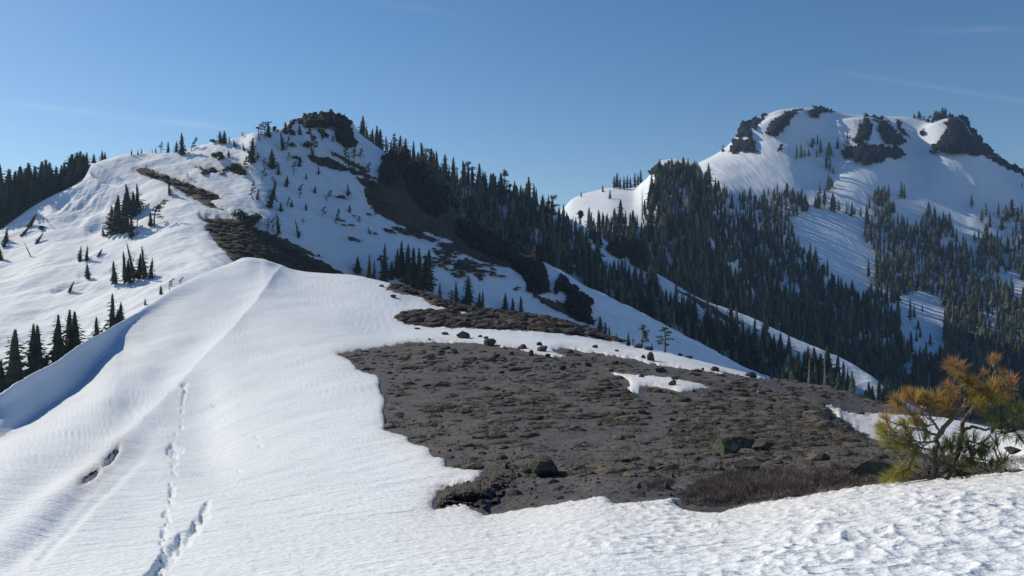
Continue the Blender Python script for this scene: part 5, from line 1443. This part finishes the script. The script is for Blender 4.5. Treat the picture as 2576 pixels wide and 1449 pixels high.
for i, (q, S, p, H, g, x) in enumerate(ALL[room:]):
    v, f, mi = LOW[rng.choice(len(LOW), p=LOWP)]
    a = rng.uniform(0, 6.28); c, s = math.cos(a), math.sin(a)
    w_ = H * rng.uniform(0.9, 1.5)
    V.append(np.stack([(v[:, 0] * c - v[:, 1] * s) * w_, (v[:, 0] * s + v[:, 1] * c) * w_, v[:, 2] * H], 1) + p)
    F.append(f + off); off += len(v); T.append(np.full(len(v), rng.uniform(0, 1))); MI.append(mi)
v, f = np.concatenate(V), np.concatenate(F)
add('forest', mesh_np('forest', v, f, [M['needles_forest'], M['bark'], M['deadwood']], False, np.concatenate(MI), {'tone': np.concatenate(T)}), label='dense dark conifer forest covering the far slope and the knoll', cat='forest', kind='stuff')
print('TREES', n_trees, 'mass', len(ALL) - room, 'counts', len(TC), len(TB), len(TF), len(TE))


# ------------------------------------------------------------------ the orange and green pine at the right
def zq(x, y):
    return 2172 + x * 0.2512, 862.5 + y * 0.2512


PD = 7.9
r = random.Random(5)


def qp(x, y, dd=0.0):
    a, b = zq(x, y)
    return unproj(a, b, PD + dd)


pine_base = np.array(shA.drop_to(zq(720, 1330)[0], PD))
foot = qp(720, 1340); foot[2] = min(foot[2], pine_base[2])
pine = add('mountain_pine', None, label='stunted pine with orange and green needles at the right edge, by the snow lip', cat='tree', loc=foot)


def limb(name, pts, r0, r1, depth=None):
    n = len(pts)
    dd = depth or [0] * n
    P = [qp(x, y, d_) for (x, y), d_ in zip(pts, dd)]
    # smooth the path
    ts = np.linspace(0, n - 1, n * 4)
    Q = pchip(np.arange(n), np.array(P), ts) + np.array([[r.gauss(0, .006), r.gauss(0, .006), r.gauss(0, .006)] for _ in ts])
    v, f = tube(list(Q), list(np.linspace(r0 * 0.75, r1 * 0.8, len(Q))), 7)
    return add(name, mesh_np(name, v - foot, f, M['pine_bark'], True), pine), Q


limbs = []
for nm, pts, r0, r1, dd in (
        ('trunk', [(700, 1370), (720, 1200), (715, 1080), (740, 960), (790, 870), (900, 750), (1010, 650), (1030, 560), (985, 480), (960, 340), (930, 250)], .045, .012, [0, 0, 0, 0, 0, .05, .1, .1, .05, 0, 0]),
        ('trunk', [(830, 1350), (930, 1150), (975, 980), (1000, 800), (1080, 680), (1200, 510), (1290, 385), (1322, 270), (1300, 200)], .040, .010, [.2, .25, .25, .2, .2, .15, .1, .1, .1]),
        ('branch', [(990, 870), (1100, 840), (1180, 865), (1300, 850), (1420, 830), (1540, 760)], .024, .008, [.2, .15, .1, 0, -.1, -.2]),
        ('branch', [(770, 900), (690, 780), (640, 690), (560, 640), (480, 600), (400, 600)], .018, .006, [0, -.05, -.1, -.15, -.2, -.2]),
        ('branch', [(745, 930), (640, 890), (520, 860), (380, 820), (260, 790)], .018, .006, [0, -.1, -.2, -.25, -.3]),
        ('branch', [(735, 980), (600, 1000), (470, 960), (330, 930), (220, 920)], .016, .006, [0, -.15, -.25, -.3, -.3]),
        ('branch', [(975, 980), (1080, 1000), (1200, 1010), (1300, 1000)], .016, .006, [.2, 0, -.1, -.2]),
        ('branch', [(860, 1280), (960, 1190), (1080, 1150), (1250, 1180), (1400, 1190)], .016, .005, [.2, .1, 0, -.05, -.1]),
        ('branch', [(715, 1180), (800, 1130), (900, 1120), (1000, 1080), (1120, 1070)], .014, .005, [0, -.1, -.2, -.2, -.2]),
        ('branch', [(985, 640), (1100, 600), (1250, 560), (1400, 500), (1470, 450)], .016, .005, [.1, 0, -.05, -.1, -.1]),
        ('branch', [(970, 470), (900, 500), (850, 560), (860, 640)], .010, .004, [.05, 0, -.05, -.1]),
        ('branch', [(1290, 385), (1200, 350), (1170, 320)], .009, .004, [.1, .05, 0]),
        ('branch', [(1290, 385), (1370, 360), (1450, 370)], .009, .004, [.1, .05, 0]),
        ('dead_branch', [(605, 1350), (608, 1230), (620, 1160), (668, 1085)], .008, .003, [-.2, -.2, -.2, -.2]),
        ('dead_branch', [(610, 1210), (590, 1110)], .005, .002, [-.2, -.2]),
        ('dead_branch', [(650, 830), (720, 770), (750, 690)], .008, .003, [-.2, -.2, -.2]),
        ('dead_branch', [(700, 1340), (820, 1290), (950, 1290), (1060, 1320)], .012, .004, [0, -.1, -.1, -.1]),
        ('dead_branch', [(960, 420), (920, 450), (905, 480)], .006, .003, [0, -.05, -.05])):
    o, Q = limb(nm, pts, r0, r1, dd)
    if nm != 'dead_branch':
        limbs.append((o, Q))
LQ = np.concatenate([q for o, q in limbs])
LO_ = [o for o, q in limbs for _ in q]
TUFTS = []


def tuft_mesh(name, seed, mat, n=85, ln=0.15):
    rr = random.Random(seed)
    V, F = [], []
    for i in range(n):
        z0 = rr.uniform(-0.05, 0.02)
        a = rr.uniform(0, 6.28); sp = rr.uniform(0.15, 1.25)
        d_ = np.array([math.sin(sp) * math.cos(a), math.sin(sp) * math.sin(a), math.cos(sp)])
        L = ln * rr.uniform(.7, 1.1)
        s = np.cross(d_, (0.2, 0.5, 0.84)); s *= 0.0022 / (np.linalg.norm(s) + 1e-9)
        p0 = np.array([0, 0, z0]); p1 = p0 + d_ * L * .6; p2 = p0 + d_ * L + np.array([0, 0, -0.012])
        b = len(V)
        V += [p0 - s * .6, p0 + s * .6, p1 + s, p1 - s, p2]
        F += [(b, b + 1, b + 2), (b, b + 2, b + 3), (b + 3, b + 2, b + 4)]
    tv, tf = tube([(0, 0, -.16), (0, 0, .01)], [.006, .004], 5)
    V = np.array(V); F = np.array(F)
    return mesh_np(name, np.concatenate([V, tv]), np.concatenate([F, tf + len(V)]), [M[mat], M['pine_bark']], False, np.concatenate([np.zeros(len(F)), np.ones(len(tf))]))


TM = {c: [tuft_mesh('needle_tuft', s, m) for s in range(k0, k0 + 4)] for c, m, k0 in (('o', 'needle_orange', 0), ('y', 'needle_gold', 10), ('l', 'needle_lime', 20), ('g', 'needle_green', 30))}
TU = {'o': [(870, 250), (900, 225), (975, 265), (1290, 190), (1320, 175), (1185, 320), (1375, 310), (1460, 370), (1480, 400), (1450, 470), (1180, 470), (870, 470), (900, 540), (470, 545), (230, 780), (440, 690), (480, 720), (700, 620), (850, 440), (1390, 480), (240, 770), (430, 560)],
      'y': [(1080, 430), (1300, 440), (1350, 420), (1100, 540), (1200, 560), (1330, 520), (450, 520), (380, 600), (520, 560), (600, 540), (680, 550), (740, 560), (640, 620), (540, 640), (850, 650), (340, 660), (1040, 390), (1250, 480), (1130, 480), (1400, 560), (260, 840), (210, 900), (820, 690), (880, 600), (960, 340), (1060, 620), (1180, 640), (350, 590)],
      'l': [(220, 880), (200, 950), (300, 930), (400, 960), (470, 960), (520, 810), (560, 780), (330, 1310), (390, 1290), (450, 1270), (520, 1240), (300, 1350), (350, 1010), (440, 1030), (520, 1090), (500, 1040), (240, 1010), (1100, 1190), (1180, 1130), (1040, 1230), (1360, 1190), (420, 850), (600, 850), (1280, 560), (1150, 590), (260, 1370), (370, 1340)],
      'g': [(1520, 640), (1580, 700), (1540, 780), (1590, 860), (1480, 820), (1400, 760), (1330, 800), (1260, 780), (1300, 880), (1420, 900), (1560, 940), (1500, 720), (1600, 640), (1620, 760), (1640, 860), (1480, 890), (1380, 830), (900, 970), (1000, 980), (1100, 960), (1200, 1000), (820, 1050), (950, 1080), (1060, 1080), (1150, 1090), (1250, 1050), (800, 1150), (900, 1170), (1000, 1160),
            (760, 1220), (870, 1240), (700, 1190), (1280, 1210), (1420, 1170), (960, 1010), (880, 1080), (1040, 1020), (1180, 1050), (1330, 1010), (780, 1080), (830, 1190), (940, 1230), (1220, 1120), (1100, 1130), (700, 1120), (840, 1290), (950, 1300), (1660, 700), (1680, 800), (1320, 1080), (860, 1010), (620, 960), (1000, 900)]}
for c, lst in TU.items():
    for (x, y) in lst:
        for rep in range(2 if c in 'yl' else 1):
            pos = qp(x + r.uniform(-28, 28) * rep, y + r.uniform(-24, 24) * rep, r.uniform(-.28, .28))
            ni = int(np.argmin(((LQ - pos) ** 2).sum(1)))
            near = LQ[ni]
            dirv = Vector(pos - near) * 0.8 + Vector((r.uniform(-.04, .04), r.uniform(-.06, .04), 0.06))
            o = add('needle_tuft', TM[c][r.randrange(4)], LO_[ni], loc=tuple(pos - foot))
            TUFTS.append(o)
            o.rotation_euler = dirv.to_track_quat('Z', 'Y').to_euler()
            s = r.uniform(0.8, 1.15); o.scale = (s, s, s)
# twigs that tie every tuft to the nearest limb
tw = []
for ch in TUFTS:
    pos = np.array(ch.location) + foot
    near = LQ[np.argmin(((LQ - pos) ** 2).sum(1))]
    mid = (pos + near) / 2 + np.array([0, 0, -0.03])
    tw.append(tube([near - foot, mid - foot, pos - foot], [.006, .005, .004], 4))
v, f = merge(tw)
add('twigs', mesh_np('twigs', v, f, M['pine_bark'], False), pine, kind='stuff')

# ------------------------------------------------------------------ mountain air
hz = bpy.data.materials.new('haze'); hz.use_nodes = True
hn, hl = hz.node_tree.nodes, hz.node_tree.links
hn.remove(hn['Principled BSDF'])
pv = hn.new('ShaderNodeVolumePrincipled')
pv.inputs['Color'].default_value = (0.36, 0.60, 1.0, 1)
pv.inputs['Density'].default_value = 0.00014
pv.inputs['Anisotropy'].default_value = 0.35
hl.new(pv.outputs[0], hn['Material Output'].inputs['Volume'])
x0, x1, y0, y1, z0_, z1_ = -2700, 2700, -1300, 3500, -200, 275
v = np.array([(x, y, z) for z in (z0_, z1_) for y in (y0, y1) for x in (x0, x1)], float)
f = np.array([(0, 2, 3, 1), (4, 5, 7, 6), (0, 1, 5, 4), (2, 6, 7, 3), (0, 4, 6, 2), (1, 3, 7, 5)])
add('haze', mesh_np('haze', v, f, hz, False), label='thin blue mountain haze', cat='haze', kind='stuff')
